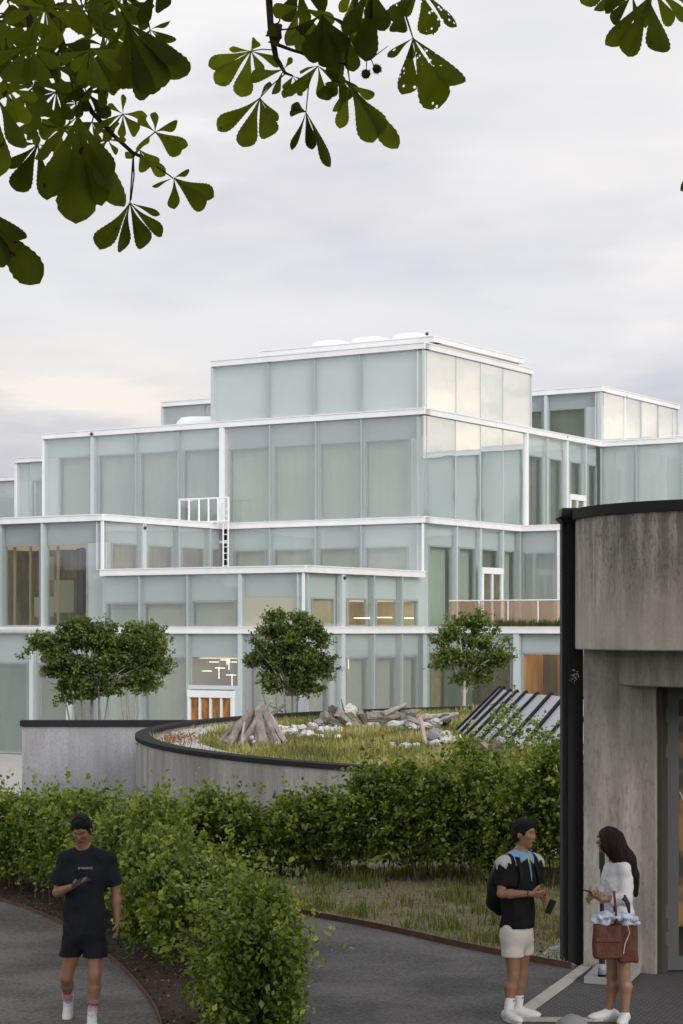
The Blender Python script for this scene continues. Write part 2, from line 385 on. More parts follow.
# --- top block (frosted)
T = Face('F', 0, z4, z5)
xs = [212, 268, 314.5, 360, 423.3]
for a, b in zip(xs, xs[1:]): T.bay(a, b, whole=milk)
for x_ in xs[1:-1]: T.post(x_, .07, muln, o0=-.05)
T.edge(212, 423.3, z5, both=.12)
TR = Face('R', 0, z4, z5, skin_r)
xs = [423.3, 456, 480.5, 503, 531.2]
for a, b in zip(xs, xs[1:]): TR.bay(a, b, whole=palem)
for x_ in xs[1:-1]: TR.post(x_, .05, post_m, o0=-.015, o1=.1)
TR.edge(423.3, 531.2, z5)
for f_, x_ in ((T, 212.8), (TR, 423.7), (TR, 530.8)): f_.post(x_, .14, post_m, 'post', o0=-.04, o1=.06)
# penthouse rim and roof domes
zp = 15.35
PH = Face('F', 4.24, z5-.2, zp); PR = Face('R', 1.9, z5-.2, zp)
rimm = mat('pale_stone_rim', (.62,.60,.57), .8, var=.06)
PH.panel(262, 432, 0, 1, 0, .3, rimm, 'penthouse_wall'); PR.panel(432, 519, 0, 1, 0, .3, rimm, 'penthouse_wall')
PH.edge(262, 432, zp, .25, .25); PR.edge(432, 519, zp, .25)
domem = mat('white_dome', (.86,.86,.86), .3)
vd = 6.5
for (a, b) in ((316, 349), (355, 389), (396, 430)):
    A, B = W(u_at(a, vd), vd), W(u_at(b, vd), vd); cc = (A+B)/2; L = (B-A).length; M = MB(); ang = math.atan2((B-A).y, (B-A).x)
    zb_ = ZW(zp)-.05; rings = [(1.,0.), (1.,.22), (.93,.36), (.78,.46), (.5,.52)]
    V = []; K = 16
    for r_, h_ in rings:
        for i in range(K):
            t = 2*math.pi*(i+.5)/K; ct, st = math.cos(t), math.sin(t); pw = 2/5.
            x_ = math.copysign(abs(ct)**pw, ct)*L/2*r_; y_ = math.copysign(abs(st)**pw, st)*.9*r_
            V.append((cc.x+x_*math.cos(ang)-y_*math.sin(ang), cc.y+x_*math.sin(ang)+y_*math.cos(ang), zb_+h_*1.15))
    F_ = [(i*K+j, i*K+(j+1)%K, (i+1)*K+(j+1)%K, (i+1)*K+j) for i in range(len(rings)-1) for j in range(K)]+[tuple(range((len(rings)-1)*K, len(rings)*K))]
    M.add(V, F_); M.build('roof_dome', domem, bld, True)

# --- tall storey under it
L3 = Face('F', 0, z3, z4)
for a, b, w0, w1 in ((224.5, 270, 229, 272.5), (270, 316, 273.5, 318.5), (316, 361.5, 319.5, 364), (361.5, 423.3, 365, 411)):
    L3.bay(a, b, .21, ((w0, w1, cur_g),), spm=spand2)
for x_ in (270, 316, 361.5): L3.post(x_, .08, muln)
L3.post(222.5, .42, white, 'post', -.1, .3)
for a, b, w0, w1 in ((43, 92, 59, 93), (92, 136, 98, 138), (136, 178.5, 140, 180), (178.5, 220.5, 183, 222)):
    L3.bay(a, b, .2, ((w0, w1, cur_p),), spm=mat('teal_spandrel', (.53,.59,.59), .3))
L3.post(92.5, .30, post_m, 'post'); L3.post(136, .07, muln); L3.post(178.5, .07, muln); L3.post(43.6, .16, white, 'post')
L3.edge(43, 423.3, z4, both=.12)
L3R = Face('R', 0, z3, z4, skin_r)
xs = [423.3, 455.5, 480.5, 503, 525.5]
for a, b in zip(xs, xs[1:]): L3R.bay(a, b, whole=mat('sea_green_blind', (.50,.57,.54), .6, var=.06, vscale=.6))
for x_ in xs[1:-1]: L3R.post(x_, .05, post_m, o0=-.015, o1=.1)
L3R.post(526, .34, white, 'post', -.1, .3)
L3R.skin = skin_c
for a, b, w0, w1 in ((526, 547, 528, 543.5), (547, 567, 549, 561.5), (585.5, 601, 587.5, 597.5)):
    L3R.bay(a, b, .21, ((w0, w1, cur_o),), spm=spand)
L3R.bay(567, 585.5, .21, ((570, 584, cur_o),))
for x_ in (547, 585.5): L3R.post(x_, .08, post_m, o1=.1)
L3R.post(567, .22, white, 'post')
def glazed_door(f, a, b, zb, zt, n, pm, off=.10, t=.11):
    A, B = f.pt(a), f.pt(b); fr = MB(); d = (B-A)/n; zt_ = zt
    f.panel(A-f.rt*t, B+f.rt*t, zt_, zt_+.3, off-.02, off+.2, None, '', mb=fr, zabs=True)
    for i in range(n+1):
        c_ = A+d*i; f.panel(c_-f.rt*t/2*(1 if 0 < i < n else 1.8), c_+f.rt*t/2*(1 if 0 < i < n else 1.8), zb, zt_-.002, off, off+.16, None, '', mb=fr, zabs=True)
    dr = fr.build('door', white, bld)
    for i in range(n):
        f.panel(A+d*i+f.rt*.06, A+d*(i+1)-f.rt*.06, zb+.08, zt_-.01, off+.05, off+.07, clear_g, 'pane', dr, zabs=True)
        if pm is not None: f.panel(A+d*i+f.rt*.06, A+d*(i+1)-f.rt*.06, zb+.08, zt_-.01, off+.11, off+.13, pm, 'blind', dr, zabs=True)
    h = MB(); c_ = A+d*(n//2)-f.inn*.04; h.box((c_.x, c_.y, zb+1.1), (.05,.05,.5), 0); h.build('handle', muln, dr)
    return dr
glazed_door(L3R, 570, 584.5, L3R.zb, L3R.z(.345), 2, mat('tan_blind', (.33,.29,.19), .8), off=-.04)
L3R.edge(423.3, 601, z4)
LF = Face('F', vIn, z3, z4)
xs = [601, 636.5, 682.5, 730, 775, 822, 870, 915]
for a, b in zip(xs, xs[1:]): LF.bay(a, b, whole=milk)
for x_ in xs[:-1]: LF.post(x_, .08, muln)
LF.edge(601, 915, z4)
# --- upper right block
UF = Face('F', vIn, z4, z5, skin_c)
UF.bay(505, 546, .28, ((525, 544, cur_o),), spm=spand2); UF.bay(546, 601, .28, ((548.5, 587, cur_o),), spm=spand2)
UF.post(546, .22, post_m); UF.edge(505, 601, z5, both=.12)
UR = Face('R', 0, z4, z5, skin_r)
xs = [601, 624.5, 641, 658, 678]
for a, b in zip(xs, xs[1:]): UR.bay(a, b, whole=palem)
UR.post(624.5, .16, white); UR.post(641, .07, post_m); UR.post(658, .07, post_m); UR.post(601.3, .14, post_m, o0=-.04); UR.post(677.5, .14, post_m, o0=-.04)
UR.edge(601, 678, z5)
rl = MB()      # roof railing far right
for i in range(7):
    a = W(-.6-i*.9, vIn+9); rl.tube([(a.x,a.y,ZW(z4)-.1), (a.x,a.y,ZW(z4)+.9)], .03, 5)
a, b = W(-.6, vIn+9), W(-.6-5.4, vIn+9); rl.tube([(a.x,a.y,ZW(z4)+.9), (b.x,b.y,ZW(z4)+.9)], .03, 5); rl.build('roof_railing', white, bld)
# --- set-back blocks on the left
BK = Face('F', 13.3, z4, z5-.1)
BK.bay(162, 205, .5, ((176, 204, cur_o),), spm=spand2); BK.bay(205, 250, whole=spand2); BK.edge(162, 250, z5-.1); BK.post(162.6, .16, post_m)
BK2 = Face('F', 14.5, z4, z4+1.75); BK2.panel(124, 200, 0, 1, 0, .4, rimm, 'parapet'); BK2.edge(124, 200, z4+1.75)
A_ = W(u_at(213, 6), 6); M = MB()
V = []; K = 16
for r_, h_ in [(1.,0.), (1.,.45), (.94,.75), (.8,.95), (.5,1.02)]:
    for i in range(K):
        t = 2*math.pi*(i+.5)/K; ct, st = math.cos(t), math.sin(t); V.append((A_.x+math.copysign(abs(ct)**.4, ct)*1.3*r_-.6, A_.y+math.copysign(abs(st)**.4, st)*1.2*r_, ZW(z4)-.1+h_))
M.add(V, [(i*K+j, i*K+(j+1)%K, (i+1)*K+(j+1)%K, (i+1)*K+j) for i in range(4) for j in range(K)]+[tuple(range(4*K, 5*K))]); M.build('roof_dome', domem, bld, True)
S1 = Face('F', 11.5, z3, z4); S1.bay(15.5, 29, .22, fill=milk); S1.bay(29, 60, .22, ((31, 60, cur_p),)); S1.edge(15.5, 60, z4); S1.post(16, .2, white)
S2 = Face('F', 23, z3, z4); S2.bay(-22, 40, whole=spand); S2.edge(-22, 40, z4)
# --- middle band of the main front
M2 = Face('F', 0, z2, z3)
hb = mat('pale_teal_spandrel', (.55,.61,.615), .3)
for a, b, w0, w1 in ((226, 270, 234, 267), (270, 315.5, 273, 312), (315.5, 361.5, 319, 358), (361.5, 423.3, 365, 409)):
    M2.bay(a, b, .46, ((w0, w1, cur_b),), spm=hb)
for x_ in (270, 315.5, 361.5): M2.post(x_, .08, muln)
M2.post(423, .12, white, 'post', o1=.05); M2.edge(224, 423.3, z3, both=.12)
# --- left block, its side above the lower block
AR = Face('R', uA, z2, z3)
for a, b, w0, w1 in ((102, 143.5, 111, 138), (143.5, 178.5, 148, 173), (178.5, 209.5, 181, 205), (209.5, 224, 211, 223)):
    AR.bay(a, b, .42, ((w0, w1, cur_n),), spm=spand)
AR.post(143.7, .42, post_m, 'post'); AR.post(178.5, .16, muln); AR.post(209.5, .16, muln); AR.post(102.3, .2, white, 'post', o1=.04)
AR.edge(102, 224, z3)
AF = Face('F', vA, z1, z3, skin_c)
for a, b, w0, w1 in ((-42, 1, -40, -1), (1, 43, 2.5, 40), (43, 102, 46, 87.5)):
    AF.bay(a, b, .2, ((w0, w1, None),), spm=spand2); 
AF.post(42.6, .20, post_m, 'post'); AF.post(1, .1, muln)
AF.room(-42, 91, 0, .8, 5., mat('brown_interior', (.36,.26,.15), .8, var=.5, vscale=.9, stretch=(2,2,.6)), 2.6)
AF.edge(-42, 102, z3, both=.1)
bx = MB()      # shelves, slats and dark figures of furniture inside
for (px_, wd, hh, off) in ((52, .3, 3.6, 2.), (60, .15, 3.6, 1.6), (70, .9, 2.9, 2.6), (78, .5, 3.3, 1.8)):
    A_ = AF.pt(px_)+AF.inn*off; bx.box((A_.x, A_.y, AF.zb+hh/2), (wd, .2, hh), TH*-1)
for k in range(4):
    A_ = AF.pt(74)+AF.inn*3.; bx.box((A_.x, A_.y, AF.zb+.5+k*.75), (2.6,.4,.06), -TH)
bx.build('shelf', mat('dark_shelf', (.06,.04,.03), .6), bld)
bx = MB()
for px_ in (4.5, 20.5, 48): A_ = AF.pt(px_)+AF.inn*.7; bx.box((A_.x, A_.y, (AF.zb+AF.z(.8))/2), (.09,.1,AF.z(.8)-AF.zb-.1), -TH)
bx.build('timber_slat', mat('pale_timber', (.45,.33,.18), .6), bld)
bx = MB()
for (px_, z_, w_, h_) in ((13, .58, .9, 1.1), (30, .30, 1.2, 1.5), (10, .2, 1.2, .9)):
    A_ = AF.pt(px_)+AF.inn*2.4; bx.box((A_.x, A_.y, AF.z(z_)), (w_,.1,h_), -TH)
bx.build('pinboard', mat('pale_board', (.5,.46,.40), .7), bld)
# --- projecting lower block: upper storey
BF = Face('F', vB, z1, z2)
BF.bay(102, 139.5, .52, ((105, 139, cur_p),), spm=hb); BF.bay(139.5, 187.5, .52, ((143, 185, cur_b),), spm=hb)
BF.bay(187.5, 240, .5, ((191, 236, cur_b),), spm=hb); BF.bay(240, 304, .44, ((249.5, 288.5, None),), spm=hb, fill=spand)
BF.room(246, 296, 0, .56, 4., room_w, 9.)
for x_ in (139.5, 187.5): BF.post(x_, .08, muln)
BF.post(240.3, .24, post_m, 'post'); BF.post(303.6, .14, white, 'post', o1=.04); BF.edge(101.5, 304, z2, both=.12)
BR = Face('R', 0, z1, z2, skin_c)
for a, b, w0, w1 in ((304, 342.5, 312, 334), (342.5, 373.5, 347, 367), (373.5, 401.5, 376, 397), (401.5, 423.3, 403, 418)):
    BR.bay(a, b, .45, ((w0, w1, None),), spm=hb, fill=spand)
BR.room(308, 421, 0, .55, 3.4, mat('cream_plaster', (.66,.58,.40), .8), 7.)
BR.post(342.6, .42, post_m, 'post'); BR.post(373.5, .12, muln); BR.post(401.5, .12, muln)
BR.edge(304, 423.3, z2)
# --- right wing above the planted terrace
RR = Face('R', 0, z1, z3, skin_c)
RR.bay(423.3, 456.5, .20, ((429, 452, cur_g),), spm=spand); RR.bay(456.5, 480, .20, ((458.5, 476.5, cur_g),), spm=spand)
RR.bay(480, 502.5, .20, ((481.5, 499.5, cur_o),), spm=spand); RR.bay(502.5, 520, .20, ((504, 517, cur_g),), spm=spand)
for x_ in (456.5, 480, 502.5): RR.post(x_, .12, post_m, o1=.1)
RR.post(520, .16, muln)
glazed_door(RR, 482.3, 502, RR.zb, RR.z(.54), 2, cur_n, off=-.04)
RR.edge(423.3, 520.5, z3)
RF = Face('F', v3, z1, z3)
RF.bay(520, 558.5, .22, ((523, 534, cur_p), (535.5, 556, cur_p)), spm=spand, fill=milk); RF.bay(558.5, 620, .22, ((562, 612, cur_p),), spm=spand); RF.bay(620, 690, .22, fill=milk)
RF.post(558.5, .1, white); RF.edge(520.5, 690, z3)
# --- ground floor
GA = Face('F', vA, z0, z1)
GA.bay(-42, 30, .24, ((-38, 27.5, mat('teal_glass_room', (.12,.19,.17), .4, var=.4, vscale=.4, stretch=(3,3,.5))),), spm=hb)
GA.bay(33, 68, .24, ((35, 66, mat('ochre_room', (.24,.20,.12), .8, var=.4, vscale=.8)),), spm=hb); GA.bay(68, 112, .24, ((74, 95, cur_o),), spm=hb)
GA.post(31.5, .30, post_m, 'post'); GA.post(69, .38, post_m, 'post')
GA.edge(-42, 102, z1)
GB = Face('F', vB, z0, z1)
GB.bay(102, 140, .18, ((104, 138, cur_b),), spm=hb); GB.bay(140, 187.5, .18, ((142, 186, cur_b),), spm=hb, fill=spand)
GB.panel(187.5, 240, 0, 1, 0, .03, skin_g, 'glass_pane', gap=.035)
GB.panel(187.5, 240, .82, 1, .28, .34, hb, 'spandrel')
ph = GB.z(.575)
GB.panel(187.5, 240, ph, ph+.16, -.05, .2, post_m, 'transom', zabs=True)
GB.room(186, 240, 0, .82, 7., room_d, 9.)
glazed_door(GB, 191, 234, GB.zb, ph-.35, 4, mat('amber_interior', (.42,.17,.045), .7, var=.7, vscale=1.6, stretch=(3,3,1)), off=-.17, t=.07)
dm = MB(); GB.panel(187.5, 190.5, GB.zb, ph, -.04, .1, None, '', mb=dm, zabs=True); GB.panel(235, 240, GB.zb, ph, -.04, .1, None, '', mb=dm, zabs=True); dm.build('door_surround', post_m, bld)
bx = MB()
for (px_, wd, hh) in ((192, .9, 3.0), (200, .5, 2.5), (214, .8, 2.9)): A_ = GB.pt(px_)+GB.inn*3; bx.box((A_.x, A_.y, GB.zb+hh/2), (wd,.4,hh), -TH)
bx.build('cupboard', wood, bld)
GB.bay(240, 304, .18, ((249, 296, cur_b),), spm=hb, fill=spand)
for x_ in (140, 187.5): GB.post(x_, .10, muln)
GB.post(240.3, .30, post_m, 'post'); GB.edge(101.5, 304, z1, both=.1)
GR = Face('R', 0, z0, z1)
for a, b, w0, w1 in ((304, 342.5, 309, 330), (342.5, 373.5, 347, 371), (373.5, 401.5, 376, 399), (401.5, 423.3, 403, 418)):
    GR.bay(a, b, .18, ((w0, w1, cur_b),), spm=hb, fill=spand)
GR.post(342.6, .42, post_m, 'post'); GR.post(373.5, .14, muln); GR.post(401.5, .14, muln); GR.edge(304, 423.3, z1)
GF = Face('F', 0, z0, z1, skin_c)
GF.bay(425, 514, .15, ((428, 512.5, None),), spm=hb); GF.bay(519, 640, .15, ((519.5, 636, None),), spm=spand)
GF.post(425, .26, post_m, 'post'); GF.post(516.5, .42, post_m, 'post')
GF.room(427, 513, 0, .85, 4., mat('khaki_wall', (.42,.35,.20), .8, var=.2), 2.5)
GF.room(519, 640, 0, .85, 4.5, mat('orange_timber_wall', (.50,.22,.05), .5, var=.35, vscale=2, stretch=(3,3,.2)), 16.)
bx = MB()
for px_ in (527, 533, 546, 555, 575): A_ = GF.pt(px_)+GF.inn*2; bx.box((A_.x, A_.y, (GF.zb+GF.z(.85))/2), (.28,.3,GF.z(.85)-GF.zb-.2), -TH)
bx.build('timber_slat', wood2, bld)
GF.edge(423.6, 640, z1)
bx = MB()
for px_, w_ in ((441, 1.0), (455, .4)): A_ = GF.pt(px_)+GF.inn*1.2; bx.box((A_.x, A_.y, (GF.zb+GF.z(.85))/2), (w_,.1,GF.z(.85)-GF.zb-.2), -TH)
bx.build('curtain', mat('grey_green_curtain', (.20,.22,.19), .8), bld)
# pendant lamps behind the glass (crossed white tubes)
lamps = [(207, 671, 'h'), (214, 662, 'h'), (219, 673, 'v'), (225, 660, 'h'), (229, 664, 'v'), (232, 662, 'h'), (231, 675, 'h'), (232, 680, 'v'), (220, 668, 'h'), (227, 659, 'v')]
for (px_, py_, k) in lamps:
    d = (GB.pt(px_)+GB.inn*(1.0+random.random())).y; p = P(px_, py_, d)
    e_ = empty('pendant_lamp', p, 'small glowing white tube lamp hanging behind glass above the entrance door', 'lamp', 'tube lamps hanging above the entrance')
    M = MB(); M.box(p, (.5,.03,.03) if k == 'h' else (.03,.03,.5), -TH if k == 'h' else 0); M.build('lamp_tube', lampm, e_)
    M = MB(); M.tube([(p.x,p.y,p.z+.03), (p.x,p.y,p.z+1.2)], .012, 4); M.build('cord', muln, e_)
for (px_, py_, f_) in ((251, 607, BF), (268, 611, BF), (284, 613, BF), (333, 618, BR), (362, 618, BR), (367, 614, BR), (384, 617.5, BR), (406, 618, BR), (322, 662, GR), (348, 662, GR)):
    d = (f_.pt(px_)+f_.inn*1.6).y; p = P(px_, py_, d)
    e_ = empty('strip_lamp', p, 'glowing strip lamp inside a lit window of the projecting glass block', 'lamp', 'strip lamps inside the projecting block')
    M = MB(); M.box(p, (.8,.04,.04) if px_ not in (333, 367, 348, 251) else (.05,.05,.6), -TH); M.build('lamp_tube', lampm, e_)
# roofs and hidden walls
def roof(u0, u1, v0, v1_, z):
    q = [W(u0,v0), W(u0,v1_), W(u1,v1_), W(u1,v0)]; M = MB(); M.prism([(p.x,p.y) for p in q][::-1], ZW(z-BT)+.04, ZW(z)-.12); M.build('roof', roofm, bld)
roof(.5, uL-.4, .5, vR_end-.4, z5); roof(.5, 24.6, .5, 30, z4); roof(-21, .3, vIn+.5, 30, z4); roof(.6, 15, vIn+.5, 32, z5)
roof(uA+.5, 32, vA+.5, 0, z3); roof(-11, -.1, v3+.5, vIn, z3); roof(.5, uA, vB+.5, 0, z2); roof(-14, -.1, .5, v3, z1); roof(.5, uA+14, vB+.6, -.6, z1)
hw = MB()
for (a, b, za, zb) in (((uL,0),(uL,vR_end),z4,z5), ((0,vR_end),(uL,vR_end),z4,z5), ((24.9,0),(24.9,30),z3,z4), ((32,vA),(32,2),z0,z3), ((0,32),(15,32),z4,z5), ((15,vIn),(15,32),z4,z5), ((-21,30),(24.9,30),z0,z4), ((-21,vIn+.4),(-21,30),z0,z4), ((-14,0),(-14,v3),z0,z1), ((24.9,2),(32,2),z0,z3), ((24.9,2),(24.9,30),z0,z3), ((-11,v3),(-11,vIn),z0,z3)):
    A_, B_ = W(*a), W(*b); n_ = Vector((-(B_-A_).y, (B_-A_).x)).normalized()*.08
    hw.hexa([(p.x,p.y,ZW(za)) for p in (A_-n_, B_-n_, B_+n_, A_+n_)], [(p.x,p.y,ZW(zb)-.15) for p in (A_-n_, B_-n_, B_+n_, A_+n_)])
hw.build('rear_wall', milk, bld)
# --- security cameras on the fronts
camm = mat('camera_black', (.03,.03,.03), .4)
for (px_, py_, f_, lb) in ((91.5, 434, L3, 'tiny dark camera on the long upper roof edge, leftmost on the building'), (145, 528, AR, 'tiny dark camera on a post above the left row of small windows'),
                           (344.5, 578, BR, 'tiny dark camera on the side of the low projecting block'), (427, 334, PR, 'tiny dark box beside the roof domes'), (566.5, 437, L3R, 'tiny dark fitting on the upper roof edge above the balcony door'), (626, 396, UR, 'tiny dark fitting on the roof edge of the upper right block')):
    d = (f_.pt(px_)-f_.inn*.25).y; p = P(px_, py_, d)
    e_ = empty('security_camera', p, lb, 'camera'); M = MB(); M.ball(p, (.085,.085,.08), n=6); M.build('dome_housing', camm, e_, True)
    M = MB(); M.box((p.x, p.y+.08, p.z+.07), (.1,.2,.05), 0); M.build('bracket', muln, e_)
# --- white railing and ladder on the left block's roof
rl = empty('roof_railing', (*W(uA-1, -1), ZW(z3)), 'white metal railing on the roof beside the tall white post', 'railing')
zr0, zr1 = ZW(z3)-.02, ZW(z3)+1.15
vrl = -1.0; pts = [W(u_at(x_, vrl), vrl) for x_ in (179.5, 189, 199, 208.5, 218, 228.5)]
for p in pts:
    M = MB(); M.tube([(p.x,p.y,zr0), (p.x,p.y,zr1)], .05, 6); M.build('post', white, rl)
for z_ in (zr1, zr0+.05):
    M = MB(); M.tube([(pts[0].x,pts[0].y,z_), (pts[-1].x,pts[-1].y,z_)], .045, 6); M.build('rail', white, rl)
b0 = pts[0]+Vector((BS,BC))*1.6; M = MB(); M.tube([(pts[0].x,pts[0].y,zr1), (b0.x,b0.y,zr1)], .045, 6); M.tube([(b0.x,b0.y,zr0), (b0.x,b0.y,zr1)], .045, 6); M.build('rail', white, rl)
ld = empty('ladder', (*W(uA-1.2, -.5), ZW(z2)), 'narrow white ladder rising from the low roof to the railing', 'ladder')
vl = -.55
for x_ in (223.2, 228.2):
    p = W(u_at(x_, vl), vl); M = MB(); M.tube([(p.x,p.y,ZW(z2)-.1), (p.x,p.y,ZW(z3)+1.15)], .04, 6); M.build('stile', white, ld)
a, b = W(u_at(223.2, vl), vl), W(u_at(228.2, vl), vl); zz = ZW(z2)+.1
while zz < ZW(z3)+1.1:
    M = MB(); M.tube([(a.x,a.y,zz), (b.x,b.y,zz)], .025, 5); M.build('rung', white, ld); zz += .3
# --- terrace balustrade with planting
bal = empty('glass_balustrade', (*W(-1, .7), ZW(z1)), 'peach tinted glass balustrade along the planted terrace', 'balustrade')
peach = glass_mat('peach_glass', (.92,.85,.78), .26, (.66,.47,.33), .10)
BL = Face('F', .9, z1, z1+2)
xs = [449, 479, 508, 538, 568, 600, 632]; zt = ZW(z1)+1.15
for a, b in zip(xs, xs[1:]):
    BL.panel(a, b, ZW(z1)-.1, zt, 0, .03, peach, 'glass_panel', bal, zabs=True, gap=.02)
    p = BL.pt(b); M = MB(); M.tube([(p.x,p.y,ZW(z1)-.05), (p.x,p.y,zt)], .03, 5); M.build('post', white, bal)
a, b = BL.pt(449), BL.pt(632); M = MB(); M.tube([(a.x,a.y,zt+.02), (b.x,b.y,zt+.02)], .03, 5); M.build('handrail', white, bal)
grass_m = leaf_mat('grass_leaf', [(0,(.05,.065,.02)), (.5,(.10,.125,.035)), (1,(.22,.21,.09))], .3, .6)
n = 2500; t_ = RNG.uniform(0, 1, n); us = u_at(446, .35)+(u_at(632, .35)-u_at(446, .35))*t_; vs = RNG.uniform(.15, .7, n)
pos = np.stack([(X0-us*BC+vs*BS)*SCL, (100+us*BS+vs*BC)*SCL, np.full(n, ZW(z1)-.12)], 1)
hh = RNG.uniform(.25, .55, n)*(.7+.5*np.sin(us*5)**2)
tag(blades('terrace_grass', pos, hh, grass_m, None, RNG.uniform(0, .6, n), .5, .03), 'strip of dark green grass along the terrace edge', 'grass', kind='stuff')
# ---------------------------------------------------------------- ground, paths
def node_mat(name, fn):
    m = bpy.data.materials.new(name); m.use_nodes = True; fn(m.node_tree, m.node_tree.nodes['Principled BSDF']); MATS[name] = m; return m
def asphalt(nt, b, base=(.070,.066,.066)):
    tc = nt.nodes.new('ShaderNodeTexCoord')
    def nz(s, d=4):
        n = nt.nodes.new('ShaderNodeTexNoise'); n.inputs['Scale'].default_value = s; n.inputs['Detail'].default_value = d; nt.links.new(tc.outputs['Object'], n.inputs['Vector']); return n.outputs['Fac']
    a, f = nz(.9, 6), nz(26, 6)
    s = nt.nodes.new('ShaderNodeMath'); s.operation = 'ADD'; nt.links.new(a, s.inputs[0]); nt.links.new(f, s.inputs[1])
    cr = nt.nodes.new('ShaderNodeValToRGB'); e = cr.color_ramp.elements
    e[0].position = .60; e[0].color = tuple(c*.5 for c in base)+(1,); e[1].position = 1.35; e[1].color = tuple(c*1.75 for c in base)+(1,)
    cr.color_ramp.elements[1].position = .92; m = nt.nodes.new('ShaderNodeMath'); m.operation = 'MULTIPLY'; m.inputs[1].default_value = .75; nt.links.new(s.outputs[0], m.inputs[0]); nt.links.new(m.outputs[0], cr.inputs[0])
    v = nt.nodes.new('ShaderNodeTexVoronoi'); v.inputs['Scale'].default_value = 45; nt.links.new(tc.outputs['Object'], v.inputs['Vector'])
    gt = nt.nodes.new('ShaderNodeMath'); gt.operation = 'LESS_THAN'; gt.inputs[1].default_value = .12; nt.links.new(v.outputs['Distance'], gt.inputs[0])
    mx = nt.nodes.new('ShaderNodeMix'); mx.data_type = 'RGBA'; nt.links.new(gt.outputs[0], mx.inputs['Factor']); nt.links.new(cr.outputs[0], mx.inputs[6]); mx.inputs[7].default_value = (.21,.20,.19,1)
    nt.links.new(mx.outputs[2], b.inputs['Base Color']); b.inputs['Roughness'].default_value = .85
    bp = nt.nodes.new('ShaderNodeBump'); bp.inputs['Strength'].default_value = .35; bp.inputs['Distance'].default_value = .01; nt.links.new(f, bp.inputs['Height']); nt.links.new(bp.outputs[0], b.inputs['Normal'])
asph = node_mat('asphalt', asphalt)
asph2 = node_mat('asphalt_worn', lambda nt, b: asphalt(nt, b, (.088,.079,.074)))
def setts(nt, b):
    tc = nt.nodes.new('ShaderNodeTexCoord'); mp = nt.nodes.new('ShaderNodeMapping'); mp.inputs['Rotation'].default_value = (0,0,.38)
    br = nt.nodes.new('ShaderNodeTexBrick'); br.inputs['Scale'].default_value = 9; br.inputs['Mortar Size'].default_value = .06; br.inputs['Color1'].default_value = (.06,.058,.062,1)
    br.inputs['Color2'].default_value = (.035,.034,.038,1); br.inputs['Mortar'].default_value = (.11,.105,.10,1); br.inputs['Brick Width'].default_value = .9; br.inputs['Row Height'].default_value = .5
    nt.links.new(tc.outputs['Object'], mp.inputs[0]); nt.links.new(mp.outputs[0], br.inputs['Vector']); nt.links.new(br.outputs['Color'], b.inputs['Base Color']); b.inputs['Roughness'].default_value = .8
    bp = nt.nodes.new('ShaderNodeBump'); bp.invert = True; bp.inputs['Strength'].default_value = .6; bp.inputs['Distance'].default_value = .01; nt.links.new(br.outputs['Fac'], bp.inputs['Height']); nt.links.new(bp.outputs[0], b.inputs['Normal'])
sett = node_mat('dark_setts', setts)
soil = mat('dry_soil', (.16,.14,.085), .95, var=.35, vscale=6, bump=.6, bscale=25)
mulch = mat('bark_mulch', (.045,.030,.020), .95, var=.5, vscale=18, bump=1., bscale=40)
earth = mat('grassy_ground', (.060,.065,.032), .95, var=.2, vscale=1.5)
palec = mat('pale_concrete', (.40,.39,.37), .8, var=.12, vscale=4, bump=.15, bscale=30)
def gz(y): t = min(1, max(0, (y-31)/28)); t = t*t*(3-2*t); return -2.25*t
me = MB(); xs_ = [-600,-200,-60]+list(range(-30, 31, 3))+[60,200,600]; ys_ = [-200,-60,-20]+list(range(-9, 90, 3))+[120,200,400,900]
V = [(x_, y_, gz(y_)-.012) for y_ in ys_ for x_ in xs_]; nx = len(xs_)
me.add(V, [(j*nx+i, j*nx+i+1, (j+1)*nx+i+1, (j+1)*nx+i) for j in range(len(ys_)-1) for i in range(nx-1)])
tag(me.build('ground', earth, smooth=True), kind='structure')
def smooth_poly(pts, n=8):
    out = []; k = len(pts)
    for i in range(k-1):
        p0, p1, p2, p3 = [Vector(pts[min(max(j, 0), k-1)]) for j in (i-1, i, i+1, i+2)]
        for q in range(n):
            t = q/n; out.append(.5*((2*p1)+(-p0+p2)*t+(2*p0-5*p1+4*p2-p3)*t*t+(-p0+3*p1-3*p2+p3)*t**3))
    return out+[Vector(pts[-1])]
def flat(name, poly, z, m, kind='structure', lab=None, cat=None, th=.004):
    M = MB(); M.prism([tuple(p) for p in poly], z-th, z); o = M.build(name, m); return tag(o, lab, cat, kind=kind)
def G(px, py): d = FPX*CZ/(py-HY); return ((px-CX)/FPX*d, d)
left_edge = smooth_poly([(-14,31.5), (-8.2,28.6), (-5.6,26.6), G(0,902), G(60,925), G(110,960), G(140,990), G(160,1024), (-1.3,15), (-1.15,12), (-1.4,6), (-2,0)])
flat('path', [(p.x,p.y) for p in left_edge]+[(-20,0),(-20,31.5)], .008, asph2)
right_up = smooth_poly([(-1.6,25.3), (-1.0,24.9), G(300,915), G(380,930), G(460,948), G(520,960), G(572,970)])
right_lo = smooth_poly([(-.5,0), (-.45,10), (-.38,15), (-.37,17.6), (-.42,20), (-.75,23), (-1.6,24.4)])
kerb_l = [Vector(G(585,968)), Vector(G(527,1010)), Vector((1.35,16.9)), Vector((1.0,12)), Vector((.9,0))]
flat('path', [(p.x,p.y) for p in right_lo]+[(p.x,p.y) for p in right_up]+[(p.x,p.y) for p in kerb_l], .008, asph)
